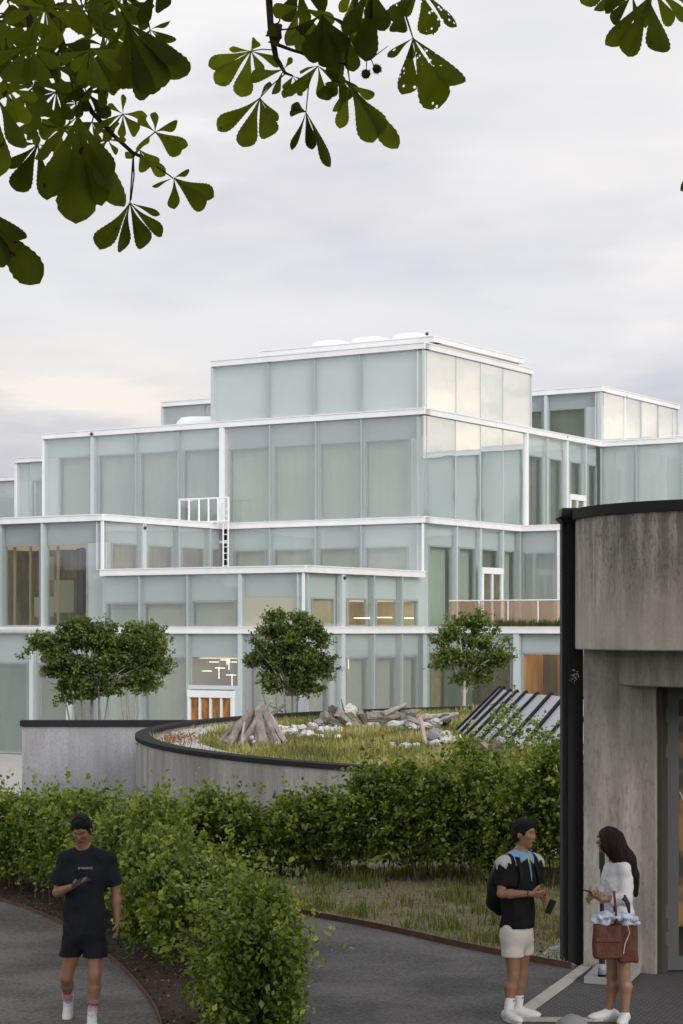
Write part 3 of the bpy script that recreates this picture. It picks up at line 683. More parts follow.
# dark setts to the right of the pale kerb strip
flat('pavement', [(p.x+.05,p.y) for p in kerb_l[::-1]]+[(2.75,21.0),(9,21.0),(9,0)], .004, sett)
def ribbon(name, pts, wd, z0_, z1_, m, **k):
    pts = [Vector(p) for p in pts]; A = []; B = []
    for i, p in enumerate(pts):
        d = (pts[min(i+1,len(pts)-1)]-pts[max(i-1,0)]).normalized(); n_ = Vector((-d.y, d.x))*wd/2; A.append(p-n_); B.append(p+n_)
    M = MB(); M.strip([(p.x,p.y) for p in A], [(p.x,p.y) for p in B], z0_, z1_); o = M.build(name, m); return tag(o, **k)
ribbon('kerb', [G(590,965), G(524,1013)], .13, -.02, .022, palec, kind='structure')
ribbon('kerb', [G(503,1021), G(618,1021)], .10, -.02, .026, palec, kind='structure')
rust = mat('rusty_steel', (.085,.040,.025), .75, var=.4, vscale=8)
ribbon('steel_edging', left_edge[8:-20], .012, -.03, .055, rust, label='rusty steel strip along the curved left path', cat='edging')
ribbon('steel_edging', right_up[8:], .02, -.03, .075, rust, label='rusty steel strip between the right path and the grassy bed', cat='edging')
ribbon('steel_edging', right_lo[8:], .012, -.03, .05, rust, label='short steel edge at the foot of the near shrub', cat='edging')
# beds
flat('planting_bed', [(p.x,p.y) for p in left_edge[3:-6]]+[(-.5,6),(-.45,10),(-.38,15),(-.40,17.6),(-.45,20),(-.8,23),(-1.6,24.5),(-1.8,27.2),(-5,30),(-12,33)], .004, mulch)
flat('planting_bed', [(p.x,p.y) for p in right_up]+[(2.7,21),(3.6,23.5),(4,27),(4,29.6),(-3,30),(-1.9,27.2)], .0065, soil)
flat('path', [(2.6,30.6),(9,29.5),(9,33.2),(2.8,33.4)], .006, palec)
# pebble patch by the black pipe
M = MB()
for i in range(520):
    a, b = random.random(), random.random()
    if a+b > 1: a, b = 1-a, 1-b
    p0, p1, p2 = Vector(G(541,960)), Vector(G(569,931)), Vector(G(573,968)); p = p0+(p1-p0)*a+(p2-p0)*b
    M.ball((p.x,p.y,.015), (random.uniform(.015,.04), random.uniform(.015,.04), random.uniform(.01,.03)), i, .3, 4)
tag(M.build('pebbles', mat('pale_pebbles', (.38,.36,.34), .8, var=.45, vscale=14), smooth=True), 'patch of pale pebbles beside the black pipe', 'pebbles', kind='stuff')
# litter on mulch, tufts on dry bed
litter_m = leaf_mat('leaf_litter', [(0,(.04,.025,.015)), (.5,(.12,.07,.04)), (1,(.30,.22,.15))], .1, .8)
def inpoly(x, y, poly):
    c_ = np.zeros(len(x), bool); j = len(poly)-1
    for i in range(len(poly)):
        xi, yi = poly[i]; xj, yj = poly[j]
        cnd = ((yi > y) != (yj > y)) & (x < (xj-xi)*(y-yi)/(yj-yi+1e-12)+xi); c_ ^= cnd; j = i
    return c_
bedL = [(p.x,p.y) for p in left_edge[3:-6]]+[(-.5,6),(-.40,17.6),(-.8,23),(-1.6,24.5),(-1.8,27.2),(-5,30),(-12,33)]
x_ = RNG.uniform(-8, 0, 26000); y_ = RNG.uniform(13, 31, 26000); k = inpoly(x_, y_, bedL); x_, y_ = x_[k], y_[k]; n = len(x_)
ax = RNG.normal(size=(n,3)); ax[:,2] *= .25
tag(leaves('leaf_litter', np.stack([x_,y_,RNG.uniform(.006,.03,n)],1), RNG.uniform(.02,.06,n), ax, litter_m, None, RNG.uniform(0,1,n)**1.6, .3, .3, .5), 'dry brown leaf litter under the hedge', 'leaf litter', kind='stuff')
bedR = [(p.x,p.y) for p in right_up]+[(2.7,21),(3.6,23.5),(4,27),(4,29.6),(-3,30),(-1.9,27.2)]
tuft = []; 
x_ = RNG.uniform(-2, 4, 520); y_ = RNG.uniform(20.5, 29, 520); k = inpoly(x_, y_, bedR); tx, ty = x_[k], y_[k]
g2 = leaf_mat('dry_grass_leaf', [(0,(.08,.11,.025)), (.45,(.17,.20,.055)), (.8,(.34,.32,.15)), (1,(.48,.40,.24))], .3, .6)
pp = []; hh = []; tn = []
for a, b in zip(tx, ty):
    near = min((Vector((a,b))-q).length for q in right_up)
    if near < .22: continue
    big = random.random() < .22; r = .11 if big else .06; c_ = random.randint(35, 70) if big else random.randint(10, 28)
    q = RNG.normal(size=(c_,2))*r; pp.append(np.stack([a+q[:,0], b+q[:,1], np.zeros(c_)],1)); hh.append(RNG.uniform(.45,1,c_)*(random.uniform(.20,.34) if big else random.uniform(.06,.15)))
    tn.append(np.clip(RNG.normal(.35 if big else .6,.2,c_),0,1))
x_ = RNG.uniform(-2, 4, 4500); y_ = RNG.uniform(20.5, 29, 4500); k = inpoly(x_, y_, bedR); x_, y_ = x_[k], y_[k]
pp.append(np.stack([x_,y_,0*x_],1)); hh.append(RNG.uniform(.03,.10,len(x_))); tn.append(RNG.uniform(.4,1,len(x_)))
tag(blades('grass', np.concatenate(pp), np.concatenate(hh), g2, None, np.concatenate(tn), .6, .007), 'sparse green and straw grass tufts on the dry bed before the hedge', 'grass', kind='stuff')
n = 2600; x_ = RNG.uniform(-2, 4, n); y_ = RNG.uniform(20.5, 29, n); k = inpoly(x_, y_, bedR); x_, y_ = x_[k], y_[k]; n = len(x_); ax = RNG.normal(size=(n,3)); ax[:,2] *= .3
tag(leaves('dry_leaves', np.stack([x_,y_,RNG.uniform(.008,.03,n)],1), RNG.uniform(.02,.05,n), ax, litter_m, None, RNG.uniform(.3,1,n), .35, .3, .5), 'dry leaves lying among the sparse grass tufts', 'leaf litter', kind='stuff')

# ---------------------------------------------------------------- hedges
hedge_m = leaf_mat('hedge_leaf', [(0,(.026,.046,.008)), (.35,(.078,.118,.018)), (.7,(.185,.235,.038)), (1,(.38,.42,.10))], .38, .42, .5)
stem_m = mat('grey_brown_stem', (.13,.11,.085), .8, var=.3, vscale=10)
def hedge(name, pts, hts, wd, lab, cat, nclump, per, lsize, low=.35, nst=30, ends=True):
    pts = smooth_poly(pts, 6); hts = np.array(hts, float); n0 = len(pts); L = np.concatenate([[0], np.cumsum([(pts[i+1]-pts[i]).length for i in range(n0-1)])])
    X = np.array([p.x for p in pts]); Y = np.array([p.y for p in pts]); hk = np.linspace(0, L[-1], len(hts))
    root = empty(name, (pts[n0//2].x, pts[n0//2].y, 0), lab, cat)
    def cl(s): return np.interp(s, L, X), np.interp(s, L, Y), np.interp(s, hk, hts)
    s = RNG.uniform(-wd*.35, L[-1]+wd*.35, nclump); sx, sy, H = cl(np.clip(s, 0, L[-1]))
    dx, dy = np.interp(np.clip(s,0,L[-1])+.05, L, X)-np.interp(np.clip(s,0,L[-1])-.05, L, X), np.interp(np.clip(s,0,L[-1])+.05, L, Y)-np.interp(np.clip(s,0,L[-1])-.05, L, Y)
    dn = np.hypot(dx, dy)+1e-9; dx /= dn; dy /= dn
    over = s-np.clip(s, 0, L[-1]); sx += dx*over; sy += dy*over
    H = H*(1+.11*np.sin(s*2.1+1)+.10*np.sin(s*5.3+.4)+.06*np.sin(s*11)); wv = wd*(1+.15*np.sin(s*3.3)+.12*np.sin(s*7.7+2))
    t = RNG.uniform(0, 1, nclump)**.5
    ang = RNG.uniform(-.30*np.pi, 1.30*np.pi, nclump)       # superellipse section
    ca, sa = np.cos(ang), np.sin(ang); rad = np.where(RNG.uniform(0,1,nclump) < .72, RNG.uniform(.82, 1.04, nclump), RNG.uniform(.2, .85, nclump))
    cw = np.sign(ca)*np.abs(ca)**.8; sh = np.sign(sa)*np.abs(sa)**.8
    mid = H*(.5+low*.5/1.0*.6); hh_ = H-mid
    w_ = cw*rad*wv*.5; z_ = mid+sh*rad*np.where(sh > 0, hh_, mid-low*H*.75)
    cx, cy = sx-dy*w_, sy+dx*w_; C = np.stack([cx, cy, np.maximum(z_, .05)], 1)
    out = unit(np.stack([-dy*cw, dx*cw, sh*.8+.55], 1))
    # shoots: leaves placed along a short outward twig
    m = np.repeat(np.arange(nclump), per); k = len(m); q = RNG.uniform(-.5, 1, k)
    ln = RNG.uniform(.08, .24, nclump)
    ln = np.where((RNG.uniform(0,1,nclump) < .20) & (sh > .1), ln*2.4, ln)
    tw = unit(out+RNG.normal(size=(nclump,3))*.45)
    pos = C[m]+tw[m]*(q*ln[m])[:,None]+RNG.normal(size=(k,3))*.032
    axd = unit(tw[m]*.6+RNG.normal(size=(k,3))*.7+np.array([0,0,-.1]))
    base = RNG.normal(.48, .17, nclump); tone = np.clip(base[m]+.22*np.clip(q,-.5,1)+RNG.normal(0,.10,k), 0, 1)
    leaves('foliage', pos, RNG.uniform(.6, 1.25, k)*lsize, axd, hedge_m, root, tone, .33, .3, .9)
    for i in range(nst):
        s0 = random.uniform(0, L[-1]); a, b, h = cl(np.array([s0])); a = a[0]+random.uniform(-.45,.45)*wd; b = b[0]+random.uniform(-.4,.4)*wd; h = h[0]*random.uniform(.6, .95)
        M = MB(); p = Vector((a, b, -.02)); pl = [p.copy()]; dr = Vector((random.uniform(-.12,.12), random.uniform(-.12,.12), 1))
        for j in range(4): dr += Vector((random.uniform(-.13,.13), random.uniform(-.13,.13), 0)); p = p+dr.normalized()*h/4; pl.append(p.copy())
        r0 = random.uniform(.008,.018); M.tube(pl, [r0, r0*.9, r0*.75, r0*.55, r0*.3], 5)
        for j in (1, 2, 3):
            if random.random() < .7: q_ = pl[j]; e_ = q_+Vector((random.uniform(-.3,.3), random.uniform(-.3,.3), random.uniform(.15,.4))); M.tube([q_, (q_+e_)/2+Vector((0,0,.03)), e_], [r0*.5, r0*.4, r0*.2], 4)
        M.build('stem', stem_m, root)
    return root
hedge('hedge', [(-10.5,31.2), (-7.2,29.0), (-4.7,27.3), (-3.3,25.2), (-2.35,23.0), (-1.75,21.2), (-1.45,20.2)], [1.36,1.22,1.12,1.14,1.16,1.12,1.0], .85, 'leafy green hedge curving along the left path behind the walking man', 'hedge', 6200, 15, .078, .22, 60)
hedge('hedge', [(-5.4,29.3), (-3,28.5), (-.6,28.3), (.8,28), (2.0,27.4), (3.4,27.0), (4.6,26.6)], [.80,.84,.90,1.08,1.45,1.66,1.66], 1.0, 'long leafy hedge behind the dry grassy bed, below the round concrete garden wall', 'hedge', 7000, 15, .076, .16, 60)
hedge('shrub', [(-.92,17.9), (-.74,16.9), (-.70,16.4)], [.9,1.18,1.12], .56, 'tall bushy shrub in the foreground, at the end of the bed between the two paths', 'shrub', 1800, 17, .062, .02, 18)
hedge('hedge', [(1.6,28.9), (3.0,28.6), (4.4,28.2)], [1.45,1.65,1.6], .9, 'short leafy hedge length beyond the bed, nearest the ribbed skylight', 'hedge', 1600, 14, .078, .25, 8)
hedge('shrub', [(-7.0,34.0), (-8.6,34.6)], [1.45,1.7], 1.5, 'bushy shrub at the left edge of the photo, before the pale paving of the building', 'shrub', 600, 14, .09, .2, 8)

# ---------------------------------------------------------------- round garden
def concrete(name, base, streak=.35, board=0., stain=.3):
    def fn(nt, b):
        tc = nt.nodes.new('ShaderNodeTexCoord')
        def nz(scale, sx, sy, sz, d=5):
            mp = nt.nodes.new('ShaderNodeMapping'); mp.inputs['Scale'].default_value = (sx,sy,sz); nt.links.new(tc.outputs['Object'], mp.inputs[0])
            n = nt.nodes.new('ShaderNodeTexNoise'); n.inputs['Scale'].default_value = scale; n.inputs['Detail'].default_value = d; n.inputs['Roughness'].default_value = .65; nt.links.new(mp.outputs[0], n.inputs['Vector']); return n.outputs['Fac']
        def mr(v, a, b_, c_, d_):
            r = nt.nodes.new('ShaderNodeMapRange'); r.inputs['From Min'].default_value = a; r.inputs['From Max'].default_value = b_; r.inputs['To Min'].default_value = c_; r.inputs['To Max'].default_value = d_; nt.links.new(v, r.inputs['Value']); return r.outputs[0]
        def mul(a, b_):
            m_ = nt.nodes.new('ShaderNodeMath'); m_.operation = 'MULTIPLY'; nt.links.new(a, m_.inputs[0]); nt.links.new(b_, m_.inputs[1]); return m_.outputs[0]
        v = mul(mr(nz(5, 1, 1, .12), .35, .65, 1-streak, 1+streak*.6), mr(nz(1.3, 1, 1, .6, 7), .35, .65, 1-stain, 1+stain*.5))
        v = mul(v, mr(nz(30, 1, 1, .35, 4), .3, .5, .72, 1.03))
        if board:
            mp = nt.nodes.new('ShaderNodeMapping'); mp.inputs['Rotation'].default_value = (0,0,.5); nt.links.new(tc.outputs['Object'], mp.inputs[0])
            vo = nt.nodes.new('ShaderNodeTexVoronoi'); vo.inputs['Scale'].default_value = board; m2 = nt.nodes.new('ShaderNodeMapping'); m2.inputs['Scale'].default_value = (1,1,.001); nt.links.new(tc.outputs['Object'], m2.inputs[0]); nt.links.new(m2.outputs[0], vo.inputs['Vector'])
            sp = nt.nodes.new('ShaderNodeSeparateColor'); nt.links.new(vo.outputs['Color'], sp.inputs[0]); v = mul(v, mr(sp.outputs[0], 0, 1, .80, 1.12))
        sc_ = nt.nodes.new('ShaderNodeVectorMath'); sc_.operation = 'SCALE'; sc_.inputs[0].default_value = base; nt.links.new(v, sc_.inputs['Scale']); nt.links.new(sc_.outputs[0], b.inputs['Base Color'])
        b.inputs['Roughness'].default_value = .85
        bp = nt.nodes.new('ShaderNodeBump'); bp.inputs['Strength'].default_value = .4; bp.inputs['Distance'].default_value = .02; nt.links.new(nz(25, 1, 1, .4), bp.inputs['Height']); nt.links.new(bp.outputs[0], b.inputs['Normal'])
    return node_mat(name, fn)
conc = concrete('ring_concrete', (.335,.325,.30), .16, 2.2, .12)
conc2 = concrete('smooth_concrete', (.30,.30,.315), .14, 0, .12)
coping_m = mat('black_coping', (.022,.021,.023), .85, spec=.15)
RC = Vector((12.83, 49.1)); RR_ = 17.8; ZC = .98
ring = empty('garden_wall', (RC.x, RC.y, -.4), 'curved pale concrete wall with dark coping around the raised meadow', 'wall')
a0, a1 = math.radians(95), math.radians(275)
M = MB(); M.lathe([(RR_-.28,-.15), (RR_,-.15), (RR_,ZC-.10), (RR_-.28,ZC-.10), (RR_-.28,-.15)], (RC.x,RC.y,0), 140, a0-.5, a1+.6); M.build('concrete_face', conc, ring, True)
ring.children[0].data.polygons.foreach_set('use_smooth', np.zeros(len(ring.children[0].data.polygons), bool))
M = MB(); M.lathe([(RR_-.34,ZC-.098), (RR_+.03,ZC-.098), (RR_+.03,ZC), (RR_-.34,ZC), (RR_-.34,ZC-.098)], (RC.x,RC.y,0), 140, a0-.5, a1+.6); M.build('coping', coping_m, ring)
M = MB(); M.lathe([(RR_-.9,-.16), (RR_-.8,-2.4)], (RC.x,RC.y,0), 100, a0-.5, a1+.6); M.build('recessed_base', mat('recess_shade', (.06,.06,.06), .9), ring)  # shade of the gap under the wall put into the dark colour
meadow_s = mat('meadow_soil', (.13,.115,.055), .95, var=.4, vscale=2)
M = MB(); M.prism([(RC.x+(RR_-.29)*math.cos(t), RC.y+(RR_-.29)*math.sin(t)) for t in np.linspace(0, 2*math.pi, 90, endpoint=False)], -.3, .80); tag(M.build('meadow_ground', meadow_s), kind='structure')
M = MB(); M.lathe([(RR_-1.5,.815), (RR_-.3,.815)], (RC.x,RC.y,0), 60, math.radians(150), math.radians(215)); tag(M.build('gravel_strip', mat('pale_gravel', (.42,.41,.41), .9, var=.35, vscale=20)), kind='structure')
lw_ = empty('straight_wall', (-6.6,54.5,-2), 'straight grey concrete wall with black coping at the foot of the left trees', 'wall')
wx0, wx1 = (22-CX)/FPX*54.5, -4.0
M = MB(); M.box(((wx0+wx1)/2, 54.7, -.75), (wx1-wx0, .4, 3.3)); M.build('concrete_face', conc2, lw_)
M = MB(); M.box(((wx0+wx1)/2, 54.68, ZC-.08), (wx1-wx0+.1, .5, .158)); M.build('coping', coping_m, lw_)
rp = MB(); A, B = P(23,766,53.6), P(84,801,53.6)
rp.hexa([(A.x,53.6,-3),(B.x+3,53.6,-3),(B.x+3,53.9,-3),(A.x,53.9,-3)], [(A.x,53.6,A.z),(B.x+3,53.6,B.z-1.2),(B.x+3,53.9,B.z-1.2),(A.x,53.9,A.z)])
tag(rp.build('ramp_wall', concrete('dark_ramp_concrete', (.25,.255,.27), .1, 0, .1)), 'sloping darker concrete ramp side below the straight wall', 'wall')
flat('forecourt', [tuple(W(u_at(-60,vA),vA-.1)), tuple(W(u_at(102,vA),vA-.1)), (-3,70), (-3,58), (-30,58)], -2.236, palec)
# meadow grass
mead = leaf_mat('meadow_leaf', [(0,(.085,.10,.025)), (.45,(.20,.205,.06)), (.8,(.36,.33,.14)), (1,(.48,.40,.25))], .35, .7)
n = 60000; r = RR_*np.sqrt(RNG.uniform(0,1,n)); t = RNG.uniform(math.radians(80), math.radians(290), n); r = np.minimum(r, RR_-.35)
x_ = RC.x+r*np.cos(t); y_ = RC.y+r*np.sin(t)
k = (np.abs(x_/y_) < .20) & ~((r > RR_-1.5) & (t > math.radians(150)) & (t < math.radians(205)) & (RNG.uniform(0,1,n) < .93)); x_, y_ = x_[k], y_[k]; n = len(x_)
pn = np.array([mnoise.noise(Vector((a*.7, b*.35, 0))) for a, b in zip(x_[::1], y_[::1])])
tag(blades('meadow_grass', np.stack([x_,y_,np.full(n,.80)],1), RNG.uniform(.08,.24,n)*(1+.9*pn), mead, None, np.clip(.45+.75*pn+RNG.normal(0,.16,n),0,1), .5, .018), 'yellow green meadow grass inside the round concrete wall', 'grass', kind='stuff')
pop = mat('red_petals', (.55,.03,.02), .6)
def GM(px, py, z=.8): d = FPX*(CZ-z)/(py-HY); return Vector(((px-CX)/FPX*d, d, z))
for (a, b, l) in ((345.5,743,'small red poppy in the middle of the meadow'), (383,745,'tiny red flower right of the meadow middle'), (397,751,'tiny red flower beside the low pale stones')):
    p = GM(a, b); p.z = .8; e_ = empty('poppy', p, l, 'flower'); M = MB(); M.ball((p.x,p.y,1.05), (.03,.03,.02), 3, .3, 5); M.build('petals', pop, e_, True); M = MB(); M.tube([p, (p.x,p.y,1.06)], .008, 4); M.build('stem', grass_m, e_)
# red soil/pink sedum patch at left
sed = leaf_mat('red_sedum_leaf', [(0,(.16,.07,.04)), (1,(.34,.17,.11))], .2, .7)
n = 450; c_ = GM(176, 741); x_ = c_.x+RNG.normal(0,.32,n); y_ = c_.y+RNG.normal(0,1.4,n)
tag(leaves('red_sedum', np.stack([x_,y_,RNG.uniform(.82,.93,n)],1), RNG.uniform(.04,.09,n), RNG.normal(size=(n,3)), sed, None, RNG.uniform(0,1,n)), 'patch of reddish sedum at the left end of the meadow', 'ground cover', kind='stuff')
# boulders
rock_m = mat('pale_limestone', (.50,.49,.49), .85, var=.4, vscale=5, bump=.8, bscale=9)
rock_d = mat('dark_limestone', (.22,.215,.22), .85, var=.35, vscale=5, bump=.8, bscale=9)
clusters = [  # px0, px1, py base, rows, count, stone size px, label, group
 (276, 338, 739, 9, 34, 5.6, 'small pale boulder in the stone heap right of the leaning logs'),
 (322, 350, 731, 10, 15, 5.5, 'small pale boulder in the heap at the foot of the log pile'),
 (362, 436, 731, 6, 30, 5.2, 'small pale boulder in the low row before the long driftwood log'),
 (388, 420, 752, 4, 10, 4.6, 'small pale stone in the low heap in the middle of the meadow'),
 (432, 460, 748, 9, 15, 6.5, 'whitish boulder beside the foot of the ribbed skylight')]
for (xa, xb, yb, rows, cnt, sp, lab) in clusters:
    for i in range(cnt):
        a = random.uniform(xa, xb); b = yb-random.random()*rows*.8; p = GM(a, b); r = sp/2*p.y/FPX*random.uniform(1.0, 2.1)
        lift = max(0, random.random()*.22*rows/10) if i % 2 else 0
        M = MB(); M.ball((p.x, p.y, .8+r*.5+lift), (r*random.uniform(.9,1.5), r*random.uniform(.8,1.2), r*random.uniform(.6,.95)), i+xa, .55, 8, 1.7)
        o = M.build('boulder', rock_d if random.random() < .22 else rock_m); tag(o, lab, 'boulder', lab.replace('small pale boulder', 'pale boulders').replace('small pale stone', 'pale stones').replace('whitish boulder', 'whitish boulders'))
# logs
wood_m = mat('weathered_wood', (.22,.195,.17), .9, var=.45, vscale=3, bump=1., bscale=8, stretch=(3,3,1))
wood_p = mat('bleached_wood', (.36,.33,.31), .9, var=.35, vscale=3, bump=1., bscale=8, stretch=(3,3,1))
wood_k = mat('dark_bark', (.10,.085,.07), .95, var=.5, vscale=6, bump=1., bscale=8)
def log(a, b, d, r0, r1, m, lab, grp=None, dy=0., seed=0, da=0., bend=.035, name='log', cat='log'):
    """a, b pixel ends at distance d (m)"""
    A = P(a[0], a[1], d); B = P(b[0], b[1], d+dy); K = 9; M = MB(); pts = []; rs = []
    L = (B-A).length
    for i in range(K+1):
        t = i/K; q = A.lerp(B, t)+Vector((mnoise.noise(Vector((t*3,seed,0))), mnoise.noise(Vector((t*3,seed,5))), mnoise.noise(Vector((t*3,seed,9)))))*bend*L*.5
        pts.append(q); rs.append((r0+(r1-r0)*t)*(1+.3*mnoise.noise(Vector((t*5,seed*2.,3)))))
    n_ = 18; M.tube(pts, rs, n_)
    V = []
    for i in range(K+1):
        for jj in range(n_):
            v = Vector(M.v[i*n_+jj]); k_ = 1+.13*math.sin(jj/n_*2*math.pi*5+seed+i*.3)+.10*(random.random()-.5)+.12*mnoise.noise(v*4); V.append(tuple(pts[i]+(v-pts[i])*k_))
    M.v = V
    o = M.build(name, m, smooth=False); return tag(o, lab, cat, grp)
d0 = GM(250, 746).y
TG = 'logs leaning together like a tent in the meadow'
tent = [((218,744),(246,716),.10,.07,wood_m,0,'lowest slanting grey log at the left of the leaning log tent'), ((228,745),(252,708),.19,.11,wood_m,-.6,'thick grey log leaning left in the log tent'),
        ((240,747),(266,706),.13,.09,wood_m,-.9,'mid grey log just left of the tent middle'), ((241,752),(245,715),.06,.04,wood_p,-1.2,'thin bleached pole standing in front of the log tent'),
        ((247,736),(262,702),.15,.10,wood_p,.1,'pale bleached log crossing the top of the log tent'), ((262,748),(258,711),.24,.15,wood_m,-.9,'thickest furrowed log in the middle of the log tent'),
        ((276,747),(262,708),.18,.12,wood_m,-.4,'thick log leaning right in the log tent'), ((284,742),(268,712),.12,.08,wood_p,.2,'grey log at the right side of the log tent'),
        ((256,727),(286,703),.08,.05,wood_m,.4,'thin branch pointing up right from the log tent'), ((250,722),(272,701),.07,.04,wood_p,.6,'short bleached branch on top of the log tent'), ((270,746),(254,722),.12,.09,wood_k,.5,'dark log inside the log tent')]
for i, (a, b, r0, r1, m, dy, lab) in enumerate(tent): log(a, b, d0+dy*.6, r0*.72, r1*.6, m, lab, TG, -dy*.5, i)
for (a, b, s_) in ((252,738,4.2), (254,742,3.6), (277,744,4.5)):
    p = P(a, b, d0-.8); M = MB(); M.ball(p, s_/2*p.y/FPX*1.1, a, .4, 8); tag(M.build('boulder', rock_m, smooth=True), 'small whitish stone lying among the leaning logs', 'boulder', 'whitish stones among the leaning logs')
d1 = GM(360, 731).y+1.2
LP = 'driftwood logs piled at the back of the meadow'
pile = [((322,716),(352,727),.20,.17,wood_m,'grey log at the left end of the driftwood pile'), ((331,709),(345,713),.16,.12,wood_k,'dark stump end on top of the driftwood pile'), ((338,712),(357,727),.21,.18,wood_p,'bleached log slanting down right in the driftwood pile'),
        ((349,708),(362,725),.22,.18,mat('birch_bark', (.58,.53,.47), .8, var=.4, vscale=4, stretch=(1,1,5)),'pale birch log slanting in the driftwood pile'), ((360,712),(366,726),.12,.10,wood_m,'short grey log right of the birch log'),
        ((325,722),(340,716),.13,.1,wood_k,'dark crooked branch at the left of the driftwood pile'), ((366,717),(415,719),.20,.17,wood_m,'long grey trunk lying level behind the pale stones'), ((400,721),(440,719),.21,.15,wood_m,'grey trunk lying before the right end of the far wall'),
        ((372,713),(400,714),.10,.08,wood_m,'thin trunk resting on the long grey trunk'), ((425,717),(458,713.5),.09,.06,wood_p,'long thin bleached branch at the right end of the driftwood'), ((410,716),(418,724),.20,.14,wood_k,'gnarled dark root among the driftwood trunks'),
        ((434,719),(446,731),.16,.10,wood_m,'grey log slanting down at the right end of the driftwood'), ((446,718),(444,728),.20,.16,wood_k,'dark stump near the ribbed skylight'), ((338,729),(370,727),.09,.07,wood_m,'slender log lying low before the driftwood pile')]
for i, (a, b, r0, r1, m, lab) in enumerate(pile): log(a, b, d1-(.8 if i < 6 else 0), r0*.68, r1*.62, m, lab, LP, .5, 20+i)
for i in range(16):
    a_ = (random.uniform(322, 440), random.uniform(710, 727)); l_ = random.uniform(8, 24); t_ = random.uniform(-.5, .6); b_ = (a_[0]+l_, a_[1]+l_*t_)
    log(a_, b_, d1-random.uniform(-.4, .9), random.uniform(.04,.09), random.uniform(.02,.05), random.choice((wood_m, wood_p, wood_k)), 'thin loose branch lying among the driftwood logs', 'thin loose branches among the driftwood logs', random.uniform(-.6,.6), 70+i, name='branch', cat='branch')
p_ = GM(424, 747).y
log((426,747),(420.5,716), p_, .055, .035, mat('pinkish_pole', (.50,.38,.32), .8), 'thin pinkish pole stuck upright in the meadow', None, 0, 50, name='pole', cat='pole')
log((345,716),(341,699), d1, .03, .012, mat('mullein_green', (.10,.13,.05), .8), 'thin dark flower spike rising above the driftwood pile', None, 0, 51, name='flower_spike', cat='plant')
d2 = 35.2
for i, (a, b, r0, r1, m, l) in enumerate((((494,772),(491,749),.17,.13,wood_k,'trunk of the gnarled grey stump standing before the ribbed skylight'), ((492,752),(480,741),.08,.04,wood_m,'pale limb stub to the left on the gnarled stump before the skylight'), ((491,750),(501,742),.10,.06,wood_k,'knobbly limb stub to the right on the gnarled stump before the skylight'))):
    if i == 0: st = empty('tree_stump', P(494,770,d2), 'gnarled grey tree stump standing before the ribbed skylight', 'stump')
    o = log(a, b, d2, r0, r1, m, None, None, 0, 60+i, name=('trunk' if i == 0 else 'limb'), cat=None); o.parent = st; o.matrix_parent_inverse = Matrix.Translation(-st.location)
# ---------------------------------------------------------------- ribbed skylight
sk = empty('skylight', GM(500,745), 'sloping skylight roof of grey panels between black ribs in the meadow', 'skylight')
dfun = lambda t: 48.6+(40.0-48.6)*t; tfun = lambda t: 50.4+(41.5-50.4)*t
bots = [(450.5,737), (455.5,738.5), (461,740), (469,741), (478.5,742.5), (488.5,744.5), (504,747.5), (521,749), (537,751), (556,754), (577,757), (600,760)]
tops = [(499,688.5), (503,689), (509.5,691.5), (516.5,692.3), (525.5,693.2), (537,694.5), (550.5,695.2), (565,697), (582,699), (600,701), (620,703), (642,705)]
K = len(bots); BP = []; TP = []
for i in range(K):
    b_ = GM(*bots[i]); BP.append(b_); TP.append(P(tops[i][0], tops[i][1], b_.y+2.2-.1*i))
skg = mat('skylight_glass', (.34,.335,.37), .35, spec=.6)
for i in range(K-1):
    M = MB(); n_ = (BP[i+1]-BP[i]).cross(TP[i]-BP[i]).normalized()*.05
    q = [BP[i], BP[i+1], TP[i+1], TP[i]]; M.hexa([v-n_ for v in q], [v for v in q]); M.build('roof_panel', skg, sk)
rib = mat('black_rib', (.010,.010,.014), .7, spec=.15)
for i in range(K):
    d = TP[i]-BP[i]; n_ = (BP[min(i+1,K-1)]-BP[max(i-1,0)]).cross(d).normalized(); sd_ = d.cross(n_).normalized()*.05
    if n_.y > 0: n_ = -n_
    a_, b_ = BP[i]-d*.02, TP[i]+d*.02; M = MB()
    M.hexa([a_-sd_-n_*.03, a_+sd_-n_*.03, b_+sd_-n_*.03, b_-sd_-n_*.03], [a_-sd_+n_*.05, a_+sd_+n_*.05, b_+sd_+n_*.05, b_-sd_+n_*.05]); M.build('rib', rib, sk)
M = MB()
for i in range(K-1):
    a_, b_ = TP[i], TP[i+1]; M.hexa([(a_.x,a_.y,.8),(b_.x,b_.y,.8),(b_.x,b_.y+.1,.8),(a_.x,a_.y+.1,.8)], [(a_.x,a_.y,a_.z),(b_.x,b_.y,b_.z),(b_.x,b_.y+.1,b_.z),(a_.x,a_.y+.1,a_.z)])
M.build('back_wall', rib, sk)
# shrubs growing at the skylight foot / behind hedge
hedge('shrub', [GM(500,757).xy, GM(540,760).xy], [1.55,1.5], .8, 'low leafy shrub in front of the skylight foot, right of the stump', 'shrub', 160, 12, .08, .3, 4)

